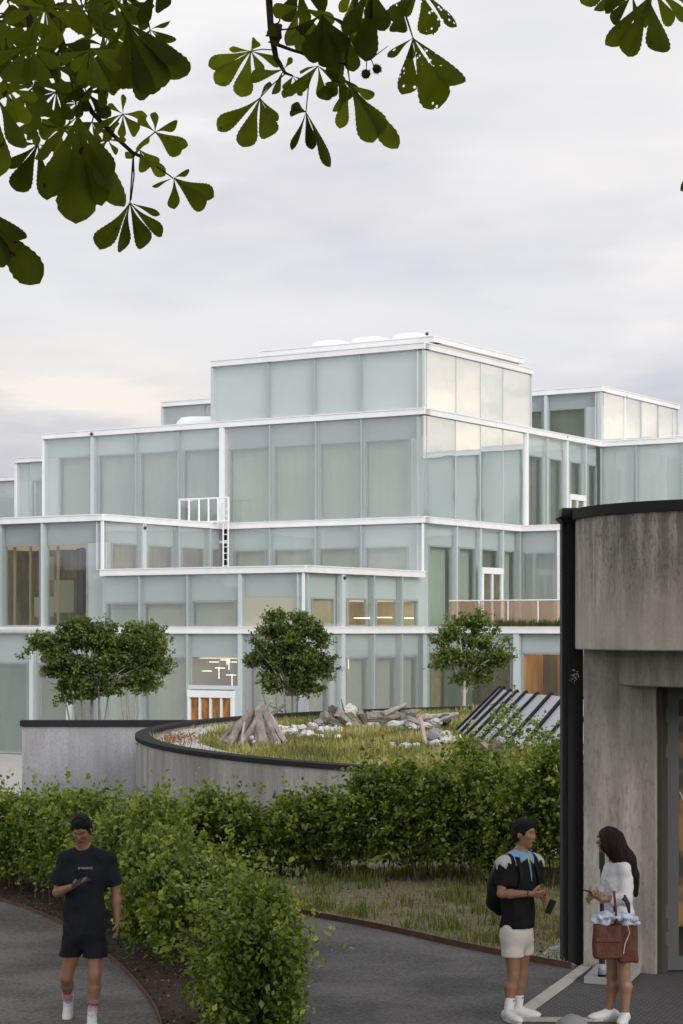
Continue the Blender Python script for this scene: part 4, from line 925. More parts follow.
# ---------------------------------------------------------------- small trees before the building
tree_m = leaf_mat('tree_leaf', [(0,(.024,.040,.008)), (.4,(.068,.098,.020)), (.75,(.135,.175,.036)), (1,(.24,.28,.07))], .3, .45, .4)
bark = mat('grey_bark', (.20,.18,.15), .9, var=.3, vscale=6)
bark_l = mat('pale_bark', (.42,.40,.35), .9, var=.2, vscale=6)
def small_tree(px, d, zb, blobs, stems, nclump, per, ls, lab, tm, name='tree', tone0=.45, spread=1.):
    ccx = sum(b[0]*b[2] for b in blobs)/sum(b[2] for b in blobs); ccy = sum(b[1]*b[2] for b in blobs)/sum(b[2] for b in blobs); X1 = max(b[0]+b[2] for b in blobs)-ccx; Y1 = max(b[1]+b[3] for b in blobs)-ccy
    blobs = list(blobs)+[(ccx+math.cos(t_)*X1*random.uniform(.72,.98), ccy-math.sin(t_)*Y1*random.uniform(.70,1.0), random.uniform(4,8), random.uniform(2,4)) for t_ in [random.uniform(-.4,3.54) for _ in range(16)]]
    base = P(px, HY, d); base.z = zb; root = empty(name, base, lab, 'tree'); C = []
    blobs = [(ccx+(b[0]-ccx)*.87, ccy+(b[1]-ccy)*.93, b[2]*.85, b[3]*.85) for b in blobs]; tot = sum(b[2]*b[3] for b in blobs)
    for (bx_, by_, rx, ry) in blobs:
        c_ = P(bx_, by_, d); ns = max(1, int(round(rx*ry/38))); kk = max(3, int(1.35*nclump*rx*ry/tot/ns))
        for _ in range(ns):
            q0 = unit(RNG.normal(size=3))*(RNG.uniform(.1,1)**.45); cc = np.array([c_.x,c_.y,c_.z])+q0*np.array([rx,min(rx,ry)*1.1,ry])*.88*d/FPX
            q = unit(RNG.normal(size=(kk,3)))*(RNG.uniform(0,1,kk)**.5)[:,None]*np.array([.40,.40,.13])*random.uniform(.7,1.3)
            q[:,2] -= .25*np.hypot(q[:,0], q[:,1])**1.5; C.append(cc+q)
    C = np.concatenate(C); m = np.repeat(np.arange(len(C)), per); k = len(m); cen = C.mean(0); out = unit(C-cen+np.array([0,0,.3])); q = RNG.uniform(-.5,1,k); ln = RNG.uniform(.08,.3,len(C))*spread
    tw = unit(out+RNG.normal(size=C.shape)*.5); pos = C[m]+tw[m]*(q*ln[m])[:,None]+RNG.normal(size=(k,3))*.05
    tone = np.clip(RNG.normal(tone0,.13,len(C))[m]+.30*np.clip((pos[:,2]-cen[2])/1.3,-1,1)*0+q*.15+RNG.normal(0,.1,k),0,1)
    leaves('crown', pos, RNG.uniform(.6,1.3,k)*ls, unit(tw[m]*.5+RNG.normal(size=(k,3))*.8), tree_m, root, tone, .36, .3, .9)
    M = MB()
    for (xa, ya, xb, yb, r) in stems:
        A = P(xa, ya, d); B = P(xb, yb, d); A.z = min(A.z, zb) if ya > 715 else A.z; mid = (A+B)/2+Vector((random.uniform(-.1,.1),random.uniform(-.3,.3),0)); B.y += random.uniform(-.5,.5)
        M.tube([A, A.lerp(mid,.5), mid, mid.lerp(B,.5), B], [r, r*.9, r*.8, r*.6, r*.35], 6)
    M.build('trunk', tm, root, True)
    # twigs carrying the crown
    M = MB()
    for i in range(26):
        j = random.randrange(len(C)); B = Vector(C[j]); A = P(px+random.uniform(-4,4), max(b[1] for b in blobs)+8, d); M.tube([A, A.lerp(B,.5)+Vector((0,0,.15)), B], [.035,.025,.01], 4)
    M.build('limbs', tm, root, True)
    return root
small_tree(90, 60, -1.6, [(45,650,21,16),(62,672,24,22),(88,640,32,24),(112,648,26,26),(95,672,40,24),(40,636,12,8),(72,624,16,9),(120,684,18,12),(70,694,22,8),(145,664,20,15),(150,640,14,10),(152,677,14,12),(30,640,8,6),(160,660,7,12)],
    [(84,722,74,690,.06),(86,722,82,688,.07),(90,722,90,685,.07),(94,722,100,686,.06),(92,722,108,692,.05),(80,722,66,694,.05)], 1300, 16, .11, 'dense dark green multi stemmed tree behind the straight wall, largest of the trees', bark)
small_tree(130, 63, -1.6, [(140,638,16,18),(150,655,16,22),(146,680,18,12),(132,660,14,24),(157,672,8,10),(152,628,10,8)],
    [(126,722,118,690,.045),(129,722,128,684,.05),(132,722,136,682,.045),(134,722,144,686,.04),(130,722,124,686,.04)], 430, 14, .105, 'looser tree with thin pale stems right of the densest tree', bark_l, tone0=.55)
small_tree(290, 66, -1.8, [(290,650,36,26),(270,630,20,13),(306,632,20,12),(262,662,18,13),(318,655,16,14),(290,678,30,13),(276,618,9,7),(300,618,10,6),(326,672,9,7),(254,655,9,8),(310,690,14,6),(268,690,12,6)],
    [(283,722,262,690,.05),(287,722,284,688,.07),(291,722,298,686,.06),(285,722,276,690,.06),(289,722,292,680,.05),(283,712,258,700,.03)], 1100, 15, .11, 'round dark tree in front of the projecting glass block, middle of the meadow edge', bark)
small_tree(463, 68, -1.8, [(465,655,28,22),(480,640,18,14),(450,636,15,14),(468,622,14,9),(492,660,18,14),(444,662,14,12),(470,678,24,10),(500,652,10,7),(505,664,9,6),(478,614,5,6),(440,640,7,6),(492,630,7,5),(455,612,5,5)],
    [(463,722,464,680,.11),(464,695,470,670,.07),(464,695,456,668,.06)], 560, 12, .115, 'young single trunk tree with an airy crown before the planted terrace', bark_l, tone0=.6, spread=1.3)
# ---------------------------------------------------------------- round concrete pavilion
def drumconc(nt, b):
    tc = nt.nodes.new('ShaderNodeTexCoord')
    def nz(scale, s, d=6, r=.65, loc=(0,0,0)):
        mp = nt.nodes.new('ShaderNodeMapping'); mp.inputs['Scale'].default_value = s; mp.inputs['Location'].default_value = loc; nt.links.new(tc.outputs['Object'], mp.inputs[0])
        n = nt.nodes.new('ShaderNodeTexNoise'); n.inputs['Scale'].default_value = scale; n.inputs['Detail'].default_value = d; n.inputs['Roughness'].default_value = r; nt.links.new(mp.outputs[0], n.inputs['Vector']); return n.outputs['Fac']
    def mr(v, a, b_, c_, d_):
        r = nt.nodes.new('ShaderNodeMapRange'); r.inputs['From Min'].default_value = a; r.inputs['From Max'].default_value = b_; r.inputs['To Min'].default_value = c_; r.inputs['To Max'].default_value = d_; nt.links.new(v, r.inputs['Value']); return r.outputs[0]
    def mm(op, a, b_):
        m_ = nt.nodes.new('ShaderNodeMath'); m_.operation = op
        for i, q in enumerate((a, b_)):
            if isinstance(q, (int, float)): m_.inputs[i].default_value = q
            else: nt.links.new(q, m_.inputs[i])
        return m_.outputs[0]
    sp = nt.nodes.new('ShaderNodeSeparateXYZ'); nt.links.new(tc.outputs['Object'], sp.inputs[0])
    up = mr(sp.outputs['Z'], 3.5, 4.55, 0, 1)                      # runoff stains are heaviest near the top
    streaks = nz(7, (1,1,.10)); spots = nz(38, (1,1,.45), 3, .6)
    st = mm('MULTIPLY', mr(streaks, .42, .62, 0, 1), mm('MULTIPLY_ADD', up, .8)); 
    a = mm('ADD', mm('MULTIPLY', up, .8), .25); st = mm('MULTIPLY', mr(streaks, .40, .62, 0, 1), a)
    st2 = mm('MULTIPLY', mr(spots, .52, .60, 0, 1), mm('ADD', mm('MULTIPLY', up, .7), .15))
    dark = mm('MINIMUM', mm('ADD', st, mm('MULTIPLY', st2, .6)), 1.)
    cl = nz(1.6, (1,1,.8), 5); lum = mm('MULTIPLY', mr(cl, .3, .7, .8, 1.15), mr(dark, 0, 1, 1.06, .42))
    vo = nt.nodes.new('ShaderNodeTexVoronoi'); vo.inputs['Scale'].default_value = 6; m2 = nt.nodes.new('ShaderNodeMapping'); m2.inputs['Scale'].default_value = (1,1,.001); nt.links.new(tc.outputs['Object'], m2.inputs[0]); nt.links.new(m2.outputs[0], vo.inputs['Vector'])
    sc2 = nt.nodes.new('ShaderNodeSeparateColor'); nt.links.new(vo.outputs['Color'], sc2.inputs[0]); lum = mm('MULTIPLY', lum, mr(sc2.outputs[0], 0, 1, .88, 1.08))
    sc_ = nt.nodes.new('ShaderNodeVectorMath'); sc_.operation = 'SCALE'; sc_.inputs[0].default_value = (.56,.505,.44); nt.links.new(lum, sc_.inputs['Scale']); nt.links.new(sc_.outputs[0], b.inputs['Base Color'])
    b.inputs['Roughness'].default_value = .88
    bp = nt.nodes.new('ShaderNodeBump'); bp.inputs['Strength'].default_value = .6; bp.inputs['Distance'].default_value = .01; nt.links.new(spots, bp.inputs['Height']); nt.links.new(bp.outputs[0], b.inputs['Normal'])
drum_m = node_mat('stained_concrete', drumconc)
wallc = concrete('board_marked_concrete', (.38,.35,.305), .28, 5.5, .2)
PC = (4.42, 20.5, 0)
pav = empty('concrete_pavilion', PC, 'small round pavilion of weathered concrete with a stained drum roof and glass door', 'pavilion')
def ringsec(name, r0, r1, za, zb, m, n=96, bev=.0):
    M = MB(); pr = [(r0,za), (r1-bev,za), (r1,za+bev), (r1,zb), (r0,zb), (r0,za)] if bev else [(r0,za), (r1,za), (r1,zb), (r0,zb), (r0,za)]
    M.lathe(pr, PC, n); return M.build(name, m, pav)
ringsec('drum', 1.45, 2.0, 3.285, 4.62, drum_m, bev=.012)
ringsec('coping', 1.40, 2.035, 4.622, 4.725, mat('dark_coping', (.035,.033,.035), .8, spec=.2))
ringsec('lintel_ring', 1.2, 1.60, 2.925, 3.284, wallc, bev=.012)
M = MB(); M.lathe([(0,4.5),(1.45,4.5)], PC, 48); M.lathe([(0,3.28),(1.45,3.28)], PC, 48); M.build('ceiling', drum_m, pav)
q0, q1 = Vector((2.495,20.5)), Vector((3.175,20.12)); dq = (q1-q0).normalized(); nq = Vector((-dq.y, dq.x))
M = MB(); q = [q0, q1, q1+nq*.55, q0+nq*.55]; M.hexa([(p.x,p.y,0) for p in q], [(p.x,p.y,3.286) for p in q]); M.build('wall', wallc, pav)
M = MB(); a_ = q1+dq*.003; q = [a_+nq*.05, a_+dq*.05+nq*.05, a_+dq*.05+nq*.5, a_+nq*.5]; M.hexa([(p.x,p.y,0) for p in q], [(p.x,p.y,2.93) for p in q]); M.build('door_reveal', mat('dark_reveal', (.05,.045,.03), .7), pav)
M = MB(); M.lathe([(1.5,0),(1.78,0),(1.78,3.28),(1.5,3.28),(1.5,0)], PC, 64, math.radians(-5), math.radians(170)); M.build('wall', wallc, pav)
ffr = mat('grey_door_frame', (.075,.077,.082), .5); f0 = q1+dq*.055+nq*.20; dd = Vector((1,0)); dn_ = Vector((0,1))
def slab(M, a, b, y0, y1, za, zb): q = [f0+dd*a+dn_*y0, f0+dd*b+dn_*y0, f0+dd*b+dn_*y1, f0+dd*a+dn_*y1]; M.hexa([(p.x,p.y,za) for p in q], [(p.x,p.y,zb) for p in q])
M = MB(); slab(M, 0, .115, 0, .12, .02, 2.90); slab(M, .115, 1.9, 0, .12, 2.78, 2.90); slab(M, .115, 1.9, 0, .12, .02, .16); slab(M, 1.9, 2.0, 0, .12, .02, 2.9); slab(M, .97, 1.07, -.004, .12, .16, 2.78); fr_ = M.build('door_frame', ffr, pav)
for zz in (.35, .62, 2.25, 2.62):
    M = MB(); slab(M, -.03, .01, -.03, 0, zz-.07, zz+.07); M.build('hinge', ffr, fr_)
M = MB(); slab(M, .115, .97, .05, .062, .16, 2.78); slab(M, 1.07, 1.9, .05, .062, .16, 2.78); dg = M.build('door_glass', clear_g, pav)
M = MB(); slab(M, -.02, 2.0, .15, .6, -.0, .012); M.build('threshold', palec, pav)
poster_c = node_mat('orange_poster', lambda nt, b: (lambda tc, mp, n, cr: (nt.links.new(tc.outputs['Object'], mp.inputs[0]), nt.links.new(mp.outputs[0], n.inputs['Vector']), nt.links.new(n.outputs['Fac'], cr.inputs[0]), nt.links.new(cr.outputs[0], b.inputs['Base Color']),
    [setattr(e_, 'position', p_) or setattr(e_, 'color', c_) for e_, p_, c_ in ((cr.color_ramp.elements[0], .38, (.035,.03,.012,1)), (cr.color_ramp.elements[1], .62, (.42,.16,.02,1)))]))(
    nt.nodes.new('ShaderNodeTexCoord'), nt.nodes.new('ShaderNodeMapping'), nt.nodes.new('ShaderNodeTexNoise'), nt.nodes.new('ShaderNodeValToRGB')))
M = MB(); slab(M, .13, .96, .10, .11, .45, 2.6); ps = M.build('door_poster', poster_c, pav)
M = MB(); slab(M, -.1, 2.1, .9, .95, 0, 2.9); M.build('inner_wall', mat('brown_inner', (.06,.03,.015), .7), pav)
def text(s_, size, loc, rot, m, parent, name='lettering', ext=.002, al='LEFT'):
    c_ = bpy.data.curves.new(name, 'FONT'); c_.body = s_; c_.size = size; c_.extrude = ext; c_.align_x = al; o = bpy.data.objects.new(name, c_); COL.objects.link(o)
    o.rotation_euler = rot; o.location = loc; bpy.context.view_layer.update()
    me = bpy.data.meshes.new_from_object(o.evaluated_get(bpy.context.evaluated_depsgraph_get())); mw = o.matrix_world.copy(); bpy.data.objects.remove(o); me.transform(mw); me.materials.clear()
    return link(name, me, m, parent)
wl = mat('pale_lettering', (.62,.52,.42), .6)
tp = f0+dd*.135+dn_*.096
text('We', .16, (tp.x, tp.y, 1.72), (math.radians(90),0,0), wl, ps); text('w', .16, (tp.x+.06, tp.y, 1.52), (math.radians(90),0,0), wl, ps)
# black downpipe with flared head
blk = mat('black_pipe_paint', (.009,.009,.010), .5, spec=.3, var=.2, vscale=3)
pipe = empty('downpipe', (2.42, 20.75, 0), 'tall black downpipe with a flared rain head beside the concrete drum', 'downpipe')
M = MB(); M.box((2.43,20.73,2.32), (.155,.16,4.64)); M.build('pipe', blk, pipe)
M = MB(); M.box((2.325,20.83,2.32), (.055,.2,4.62)); M.build('side_fin', mat('black_fin', (.018,.018,.02), .6), pipe)
M = MB(); M.hexa([(2.29,20.62,4.60),(2.50,20.62,4.60),(2.50,20.92,4.60),(2.29,20.92,4.60)], [(2.25,20.59,4.655),(2.50,20.59,4.655),(2.50,20.96,4.655),(2.25,20.96,4.655)]); M.hexa([(2.27,20.60,4.657),(2.49,20.60,4.657),(2.49,20.94,4.657),(2.27,20.94,4.657)], [(2.29,20.62,4.75),(2.47,20.62,4.75),(2.47,20.92,4.75),(2.29,20.92,4.75)]); M.build('rain_head', blk, pipe)
for i in range(22):
    a = random.uniform(0, 6.28); r = random.uniform(0,.055)**1.; x1_, z1__ = 2.405+r*math.cos(a), 3.01+1.5*r*math.sin(a); M = MB(); M.box((x1_, 20.648, z1__), (random.uniform(.004,.02), .003, random.uniform(.004,.018)), random.uniform(-.1,.1)); M.build('paint_scuff', mat('pale_scuff', (.4,.4,.41), .8), pipe)
# base slab with black pole behind the woman
sb = empty('sign_stand', (2.72,20.0,0), 'square pale concrete foot carrying a black pole, beside the pavilion wall', 'stand')
g = [G(584,984), G(627,987), G(646,968), G(603,966)]
M = MB(); M.prism([tuple(p) for p in g], .008, .075); M.build('foot_slab', mat('slab_concrete', (.30,.30,.30), .8, var=.1), sb)
px_, dpx = (602-CX)/FPX*19.6, 19.6
M = MB(); M.tube([(px_,dpx,.07), (px_,dpx,.18), (px_,dpx,.9), (px_,dpx,1.30)], [.045,.03,.018,.018], 8); M.build('pole', blk, sb, True)
M = MB(); M.box((px_,dpx,1.25), (.05,.05,.24)); M.build('black_panel', blk, sb)
M = MB(); M.tube([(px_,dpx-.03,.10), (px_,dpx-.03,.20)], .035, 10); M.build('sleeve', mat('clear_sleeve', (.30,.32,.33), .2), sb, True)
bo = G(572,1034); M = MB(); M.ball((bo[0],bo[1],.02), (.155,.15,.15), 3, .06, 14); tag(M.build('stone_bollard', mat('grey_dome', (.22,.22,.22), .8, var=.1), smooth=True), 'smooth grey dome stone at the bottom edge between the two standing people', 'bollard')
# ---------------------------------------------------------------- people: smooth blended bodies meshed from distance fields
class SDF:
    def __init__(s, lo, hi, h):
        s.lo = np.array(lo, float); s.h = h; s.n = np.ceil((np.array(hi)-s.lo)/h).astype(int)+1
        s.F = np.full(s.n, .2, np.float32); s.ax = [s.lo[i]+h*np.arange(s.n[i]) for i in range(3)]
    def reg(s, lo, hi, m=.05):
        a = np.clip(((np.array(lo)-m-s.lo)/s.h).astype(int), 0, s.n); b = np.clip(((np.array(hi)+m-s.lo)/s.h).astype(int)+2, 0, s.n)
        sl = tuple(slice(a[i], b[i]) for i in range(3)); G_ = np.meshgrid(*[s.ax[i][sl[i]] for i in range(3)], indexing='ij')
        return sl, np.stack(G_, -1)
    def comb(s, sl, d, k, op='u'):
        f = s.F[sl]
        if op == 'u':
            if k > 0: hh = np.clip(.5+.5*(f-d)/k, 0, 1); s.F[sl] = f*(1-hh)+d*hh-k*hh*(1-hh)
            else: s.F[sl] = np.minimum(f, d)
        else:
            if k > 0: hh = np.clip(.5-.5*(f+d)/k, 0, 1); s.F[sl] = f*(1-hh)-d*hh+k*hh*(1-hh)
            else: s.F[sl] = np.maximum(f, -d)
    def cap(s, a, b, ra, rb=None, k=.02, op='u'):
        rb = ra if rb is None else rb; a = np.array(a, float); b = np.array(b, float); r = max(ra, rb)
        sl, G_ = s.reg(np.minimum(a,b)-r, np.maximum(a,b)+r, .03+k)
        if 0 in G_.shape: return s
        ab = b-a; t = np.clip(((G_-a)@ab)/max(ab@ab, 1e-9), 0, 1); d = np.linalg.norm(G_-a-t[...,None]*ab, axis=-1)-(ra+(rb-ra)*t); s.comb(sl, d, k, op); return s
    def chain(s, pts, rs, k=.02):
        for i in range(len(pts)-1): s.cap(pts[i], pts[i+1], rs[i], rs[i+1], k)
        return s
    def ell(s, c, r, R=None, k=.02, op='u'):
        c = np.array(c, float); r = np.array(r, float); R = np.eye(3) if R is None else R; m = r.max()
        sl, G_ = s.reg(c-m, c+m, .03+k)
        if 0 in G_.shape: return s
        q = (G_-c)@R; k0 = np.linalg.norm(q/r, axis=-1); k1 = np.linalg.norm(q/(r*r), axis=-1); d = k0*(k0-1)/np.maximum(k1, 1e-6); s.comb(sl, d, k, op); return s
    def cut(s, p, n):      # keep the side the normal points away from
        n = np.array(n, float); n /= np.linalg.norm(n); G_ = np.stack(np.meshgrid(*s.ax, indexing='ij'), -1); s.F = np.maximum(s.F, ((G_-np.array(p))@n).astype(np.float32)); return s
    def wrinkle(s, amp, f, seed=0, stretch=(1,1,1)):
        X, Y, Z = np.meshgrid(*[s.ax[i]*stretch[i] for i in range(3)], indexing='ij')
        s.F += (amp*(np.sin(f*X+2.1*np.sin(f*.6*Z+seed)+seed)*np.sin(f*.8*Y+1.7*np.sin(f*.5*X)+seed*2)+.7*np.sin(f*.9*Z+2*np.sin(f*.7*X+seed)+1.5*np.sin(f*.5*Y)))).astype(np.float32); return s
    def mesh(s):
        F = s.F; S = F < 0; nx, ny, nz = F.shape
        cs = (nx-1, ny-1, nz-1); acc = np.zeros(cs+(3,), np.float32); cnt = np.zeros(cs, np.float32)
        for ax_ in range(3):
            A = [slice(None)]*3; B = [slice(None)]*3; A[ax_] = slice(0,-1); B[ax_] = slice(1,None); fa, fb = F[tuple(A)], F[tuple(B)]
            cr = (fa < 0) != (fb < 0); t = np.where(cr, fa/np.where(cr, fa-fb, 1), 0)
            o = [i for i in range(3) if i != ax_]
            for d1 in (0,1):
                for d2 in (0,1):
                    sl = [slice(None)]*3; sl[o[0]] = slice(d1, d1+cs[o[0]]); sl[o[1]] = slice(d2, d2+cs[o[1]]); c_ = cr[tuple(sl)]; tt = t[tuple(sl)]
                    cnt += c_; acc[..., ax_] += np.where(c_, tt, 0); acc[..., o[0]] += c_*d1; acc[..., o[1]] += c_*d2
        act = cnt > 0; idx = np.full(cs, -1, np.int64); idx[act] = np.arange(act.sum()); I = np.argwhere(act)
        V = (I+acc[act]/cnt[act][:,None])*s.h+s.lo; Fs = []
        for ax_ in range(3):
            A = [slice(None)]*3; B = [slice(None)]*3; A[ax_] = slice(0,-1); B[ax_] = slice(1,None); a_, b_ = S[tuple(A)], S[tuple(B)]; cr = a_ != b_
            o = [(ax_+1) % 3, (ax_+2) % 3]; e = np.argwhere(cr); e = e[(e[:,o[0]] > 0) & (e[:,o[1]] > 0) & (e[:,o[0]] < cs[o[0]]) & (e[:,o[1]] < cs[o[1]])]
            sg = a_[tuple(e.T)]; q = []
            for d1, d2 in ((-1,-1),(0,-1),(0,0),(-1,0)): p = e.copy(); p[:,o[0]] += d1; p[:,o[1]] += d2; q.append(idx[tuple(p.T)])
            q = np.stack(q, 1); q[~sg] = q[~sg][:, ::-1]; Fs.append(q)
        return V, np.concatenate(Fs)
    def build(s, name, m, parent, org, rz=0.):
        V, F = s.mesh(); co_, si = math.cos(rz), math.sin(rz); V = np.stack([V[:,0]*co_-V[:,1]*si+org[0], V[:,0]*si+V[:,1]*co_+org[1], V[:,2]+org[2]], 1)
        return link(name, np_mesh(name, V, F), m, parent, True)
def frame(fwd, up=(0,0,1)):      # columns: right, forward, up
    f = np.array(fwd, float); f /= np.linalg.norm(f); u = np.array(up, float); r = np.cross(f, u); r /= np.linalg.norm(r); u = np.cross(r, f); return np.stack([r, f, u], 1)
def A3(*a): return np.array(a, float)
HK = 1.07
def head(S, c, R, female=False):
    r, f, u = R.T; k = .95 if female else 1.10
    S.ell(c+u*.025-f*.008, (.074*k,.094*k,.092*k), R, .02); S.ell(c-u*.045+f*.018, (.058*k,.068*k,.066*k), R, .025)
    S.ell(c-u*.100+f*.062, (.026*k,.022,.02), R, .02)                                      # chin
    S.cap(c+f*.086+u*.012, c+f*.104-u*.026, .009, .013, .012); S.ell(c+f*.092-u*.032, (.017,.012,.009), R, .01)
    S.cap(c+f*.078+u*.030-r*.034, c+f*.086+u*.030+r*.034, .010, .010, .015)               # brow
    for sg in (-1, 1):
        S.ell(c+f*.094+u*.010+r*sg*.031, (.020,.017,.013), R, .010, 's'); S.ell(c+f*.070-u*.012+r*sg*.040, (.024,.02,.022), R, .02)
        S.ell(c+r*sg*.074*k-f*.005-u*.008, (.009,.018,.030), R, .008)
    S.ell(c+f*.082-u*.062, (.024,.012,.009), R, .012)
def facebits(c, R, root, org, rz, k=1., closed=False):
    r, f, u = R.T; M = MB()
    def X(p): co_, si = math.cos(rz), math.sin(rz); return (p[0]*co_-p[1]*si+org[0], p[0]*si+p[1]*co_+org[1], p[2]+org[2])
    for sg in (-1, 1):
        if closed: M = MB(); M.tube([X(c+f*.084+u*.006+r*sg*.018), X(c+f*.089+u*.002+r*sg*.030), X(c+f*.080+u*.006+r*sg*.043)], [.001,.0018,.001], 5); M.build('eyelashes', hairm, root, True); M = MB(); M.tube([X(c+f*.090+u*.031+r*sg*.014), X(c+f*.093+u*.036+r*sg*.030), X(c+f*.082+u*.030+r*sg*.048)], [.002,.003,.002], 5); M.build('eyebrow', hairm, root, True); continue
        M = MB(); M.ball((0,0,0), (.012,.010,.007), n=7); p = c+f*.079+u*.010+r*sg*.030; M.v = [X(p+A3(*v)) for v in M.v]; e = M.build('eye', mat('eye_white', (.22,.19,.17), .4), root, True)
        M = MB(); M.ball((0,0,0), (.0055,.0055,.0055), n=6); p = c+f*.0865+u*.009+r*sg*.030; M.v = [X(p+A3(*v)) for v in M.v]; M.build('iris', mat('dark_iris', (.02,.012,.008), .2), e, True)
        M = MB(); M.tube([X(c+f*.090+u*.031+r*sg*.014), X(c+f*.093+u*.036+r*sg*.030), X(c+f*.082+u*.030+r*sg*.048)], [.004,.005,.003], 5); M.build('eyebrow', hairm, root, True)
    M = MB(); M.tube([X(c+f*.088-u*.060-r*.024), X(c+f*.098-u*.058), X(c+f*.088-u*.060+r*.024)], [.004,.008,.004], 6); M.build('lips', mat('lips', (.15,.055,.045), .5), root, True)
def hand(S, w, d, pn, th, curl=.5, k=1.):
    """w wrist, d direction of the palm, pn palm-facing normal, th side on which the thumb sits; curl 0..1.5"""
    d = d/np.linalg.norm(d); pn = pn-d*(pn@d); pn /= np.linalg.norm(pn); sd = np.cross(d, pn); sd = sd if sd@th > 0 else -sd
    for q in (-.026,-.009,.009,.024): S.cap(w+d*.01+sd*q*.6, w+d*.085*k+sd*q, .014, .0115, .008)
    for q, L in ((-.030,.060),(-.010,.076),(.011,.080),(.031,.072)):
        p = w+d*.088*k+sd*q*(-1 if False else 1); a = 0; v = d.copy(); r0 = .0098
        for seg, l in enumerate((.45,.32,.23)):
            a += curl*(.55,.75,.55)[seg]; v = d*math.cos(a)+pn*math.sin(a); p2 = p+v*L*l*k; S.cap(p, p2, r0, r0*.93, .002); p = p2; r0 *= .93
    p = w+d*.02+sd*.018; p1 = p+(d*.5+sd*.8+pn*.35)*.032; p2 = p1+(d*.8+sd*.35+pn*(.3+.5*curl))*.030; p3 = p2+(d*.85+pn*(.3+.6*curl))*.024
    S.cap(p, p1, .015, .012, .008); S.cap(p1, p2, .012, .0105, .003); S.cap(p2, p3, .0105, .009, .003)
skin_t = mat('tanned_skin', (.27,.14,.085), .5, var=.08, vscale=8, sss=.08)
skin_o = mat('olive_skin', (.24,.125,.072), .5, var=.08, vscale=8, sss=.08)
skin_f = mat('warm_skin', (.28,.15,.098), .5, var=.06, vscale=8, sss=.08)
hairm = mat('black_hair', (.008,.007,.007), .75, spec=.2, var=.5, vscale=60, bump=.8, bscale=70)
def shoe(S, an, toe_dir, tilt=0., L=.27, k=1.):
    """an = ankle; sole sits .085 below it when flat; tilt lowers the toe"""
    t = np.array(toe_dir, float); t[2] = 0; t /= np.linalg.norm(t); t = t*math.cos(tilt)-A3(0,0,1)*math.sin(tilt); up = np.cross(np.cross(t, A3(0,0,1)), t); up /= np.linalg.norm(up); R = frame(t, up)
    heel = an-t*.045-up*.045; ball_ = an+t*(L*.50)-up*.058
    S.ell(heel, (.036,.046,.042), R, .02); S.cap(an-up*.015-t*.01, an+t*.07-up*.045, .042, .038, .02); S.ell(ball_, (.046,.075,.030), R, .03); S.cap(heel, ball_, .034, .032, .03)
    return t, up, R
def sole(name, an, t, up, parent, org, rz, m, L=.27):
    sd = np.cross(t, up); K = 20; V = []
    for h_ in (-.092, -.068):
        for i in range(K):
            a = 2*math.pi*i/K; x = math.cos(a); y = math.sin(a); w_ = .046 if x > 0 else .038
            p = an+t*(.055+x*L*.53)+sd*y*w_*(1-.15*x*x)+up*h_; V.append(p)
    co_, si = math.cos(rz), math.sin(rz); V = [(p[0]*co_-p[1]*si+org[0], p[0]*si+p[1]*co_+org[1], p[2]+org[2]) for p in V]
    M = MB(); M.add(V, [tuple(range(K))[::-1], tuple(range(K,2*K))]+[(i,(i+1)%K,(i+1)%K+K,i+K) for i in range(K)]); return M.build(name, m, parent)
def body(S, J, R, fem=False):
    """J joints dict (numpy), R torso frame (right, forward, up)"""
    r, f, u = R.T; kk = .88 if fem else 1.
    S.ell(J['chest'], (.155*kk,.098*kk,.17), R, .03); S.ell((J['chest']+J['pelvis'])/2, (.130*kk,.088*kk,.16), R, .05); S.ell(J['pelvis'], (.150,.103,.11), R, .05)
    S.cap(J['shL'], J['shR'], .052*kk, .052*kk, .05); S.cap(J['neck']-u*.06, J['headc']-u*.02, .060*kk, .048*kk, .025)
    S.cap(J['neck'], J['shL'], .05*kk, .05*kk, .04); S.cap(J['neck'], J['shR'], .05*kk, .05*kk, .04)
    for s_ in 'LR':
        sh, el, wr, hi, kn, an = [J[q+s_] for q in ('sh','el','wr','hip','kn','an')]
        S.cap(sh, el, .050*kk, .038*kk, .02); S.cap(el, el+(wr-el)*.3, .038*kk, .041*kk, .015); S.cap(el+(wr-el)*.3, wr, .041*kk, .025*kk, .02)
        S.cap(hi, kn, .086, .054, .03); S.cap(kn, kn+(an-kn)*.12, .053, .050, .02); mid = kn+(an-kn)*.33-f*.014; S.cap(kn+(an-kn)*.1, mid, .048, .055, .02); S.cap(mid, an, .054, .034, .03)
def M3(*p): return A3(*p)

# ---- walking man with phone (faces the camera, slightly to his right), local x right in the photo, y away, z up
org = G(85, 1026); org = (org[0], org[1], 0.01); d_ = org[1]; sc_ = FPX/d_
def L_(px, py, y=0.): return A3((px-85)/FPX*(d_+y)-0*0, y, CZ-(py-HY)/FPX*(d_+y))
w1 = empty('person', org, 'man in black t-shirt and shorts walking along the left path looking at his phone', 'person')
J = dict(pelvis=L_(84,935), chest=L_(85,880,.0), neck=L_(84,850,.0), headc=L_(82.5,831,-.07), shL=L_(65,861,.03), shR=L_(107,861,.03), elL=L_(57,894,.0), elR=L_(115,893,.06), wrL=L_(75,888,-.24), wrR=L_(117,922,.02),
         hipL=L_(75,942), hipR=L_(95,942), knL=L_(66,978,.02), anL=L_(63.5,1001,.30), knR=L_(96,976,-.08), anR=L_(93,1014,-.06))
J['anL'][2] = max(J['anL'][2], .17); J['anR'][2] = .095
R = frame((-.05,-1,0)); S = SDF((-.45,-.45,-.02), (.5,.5,1.95), .0085); body(S, J, R)
Rh = frame((-.10,-.86,-.48), (0,-.3,1)); head(S, J['headc'], Rh)
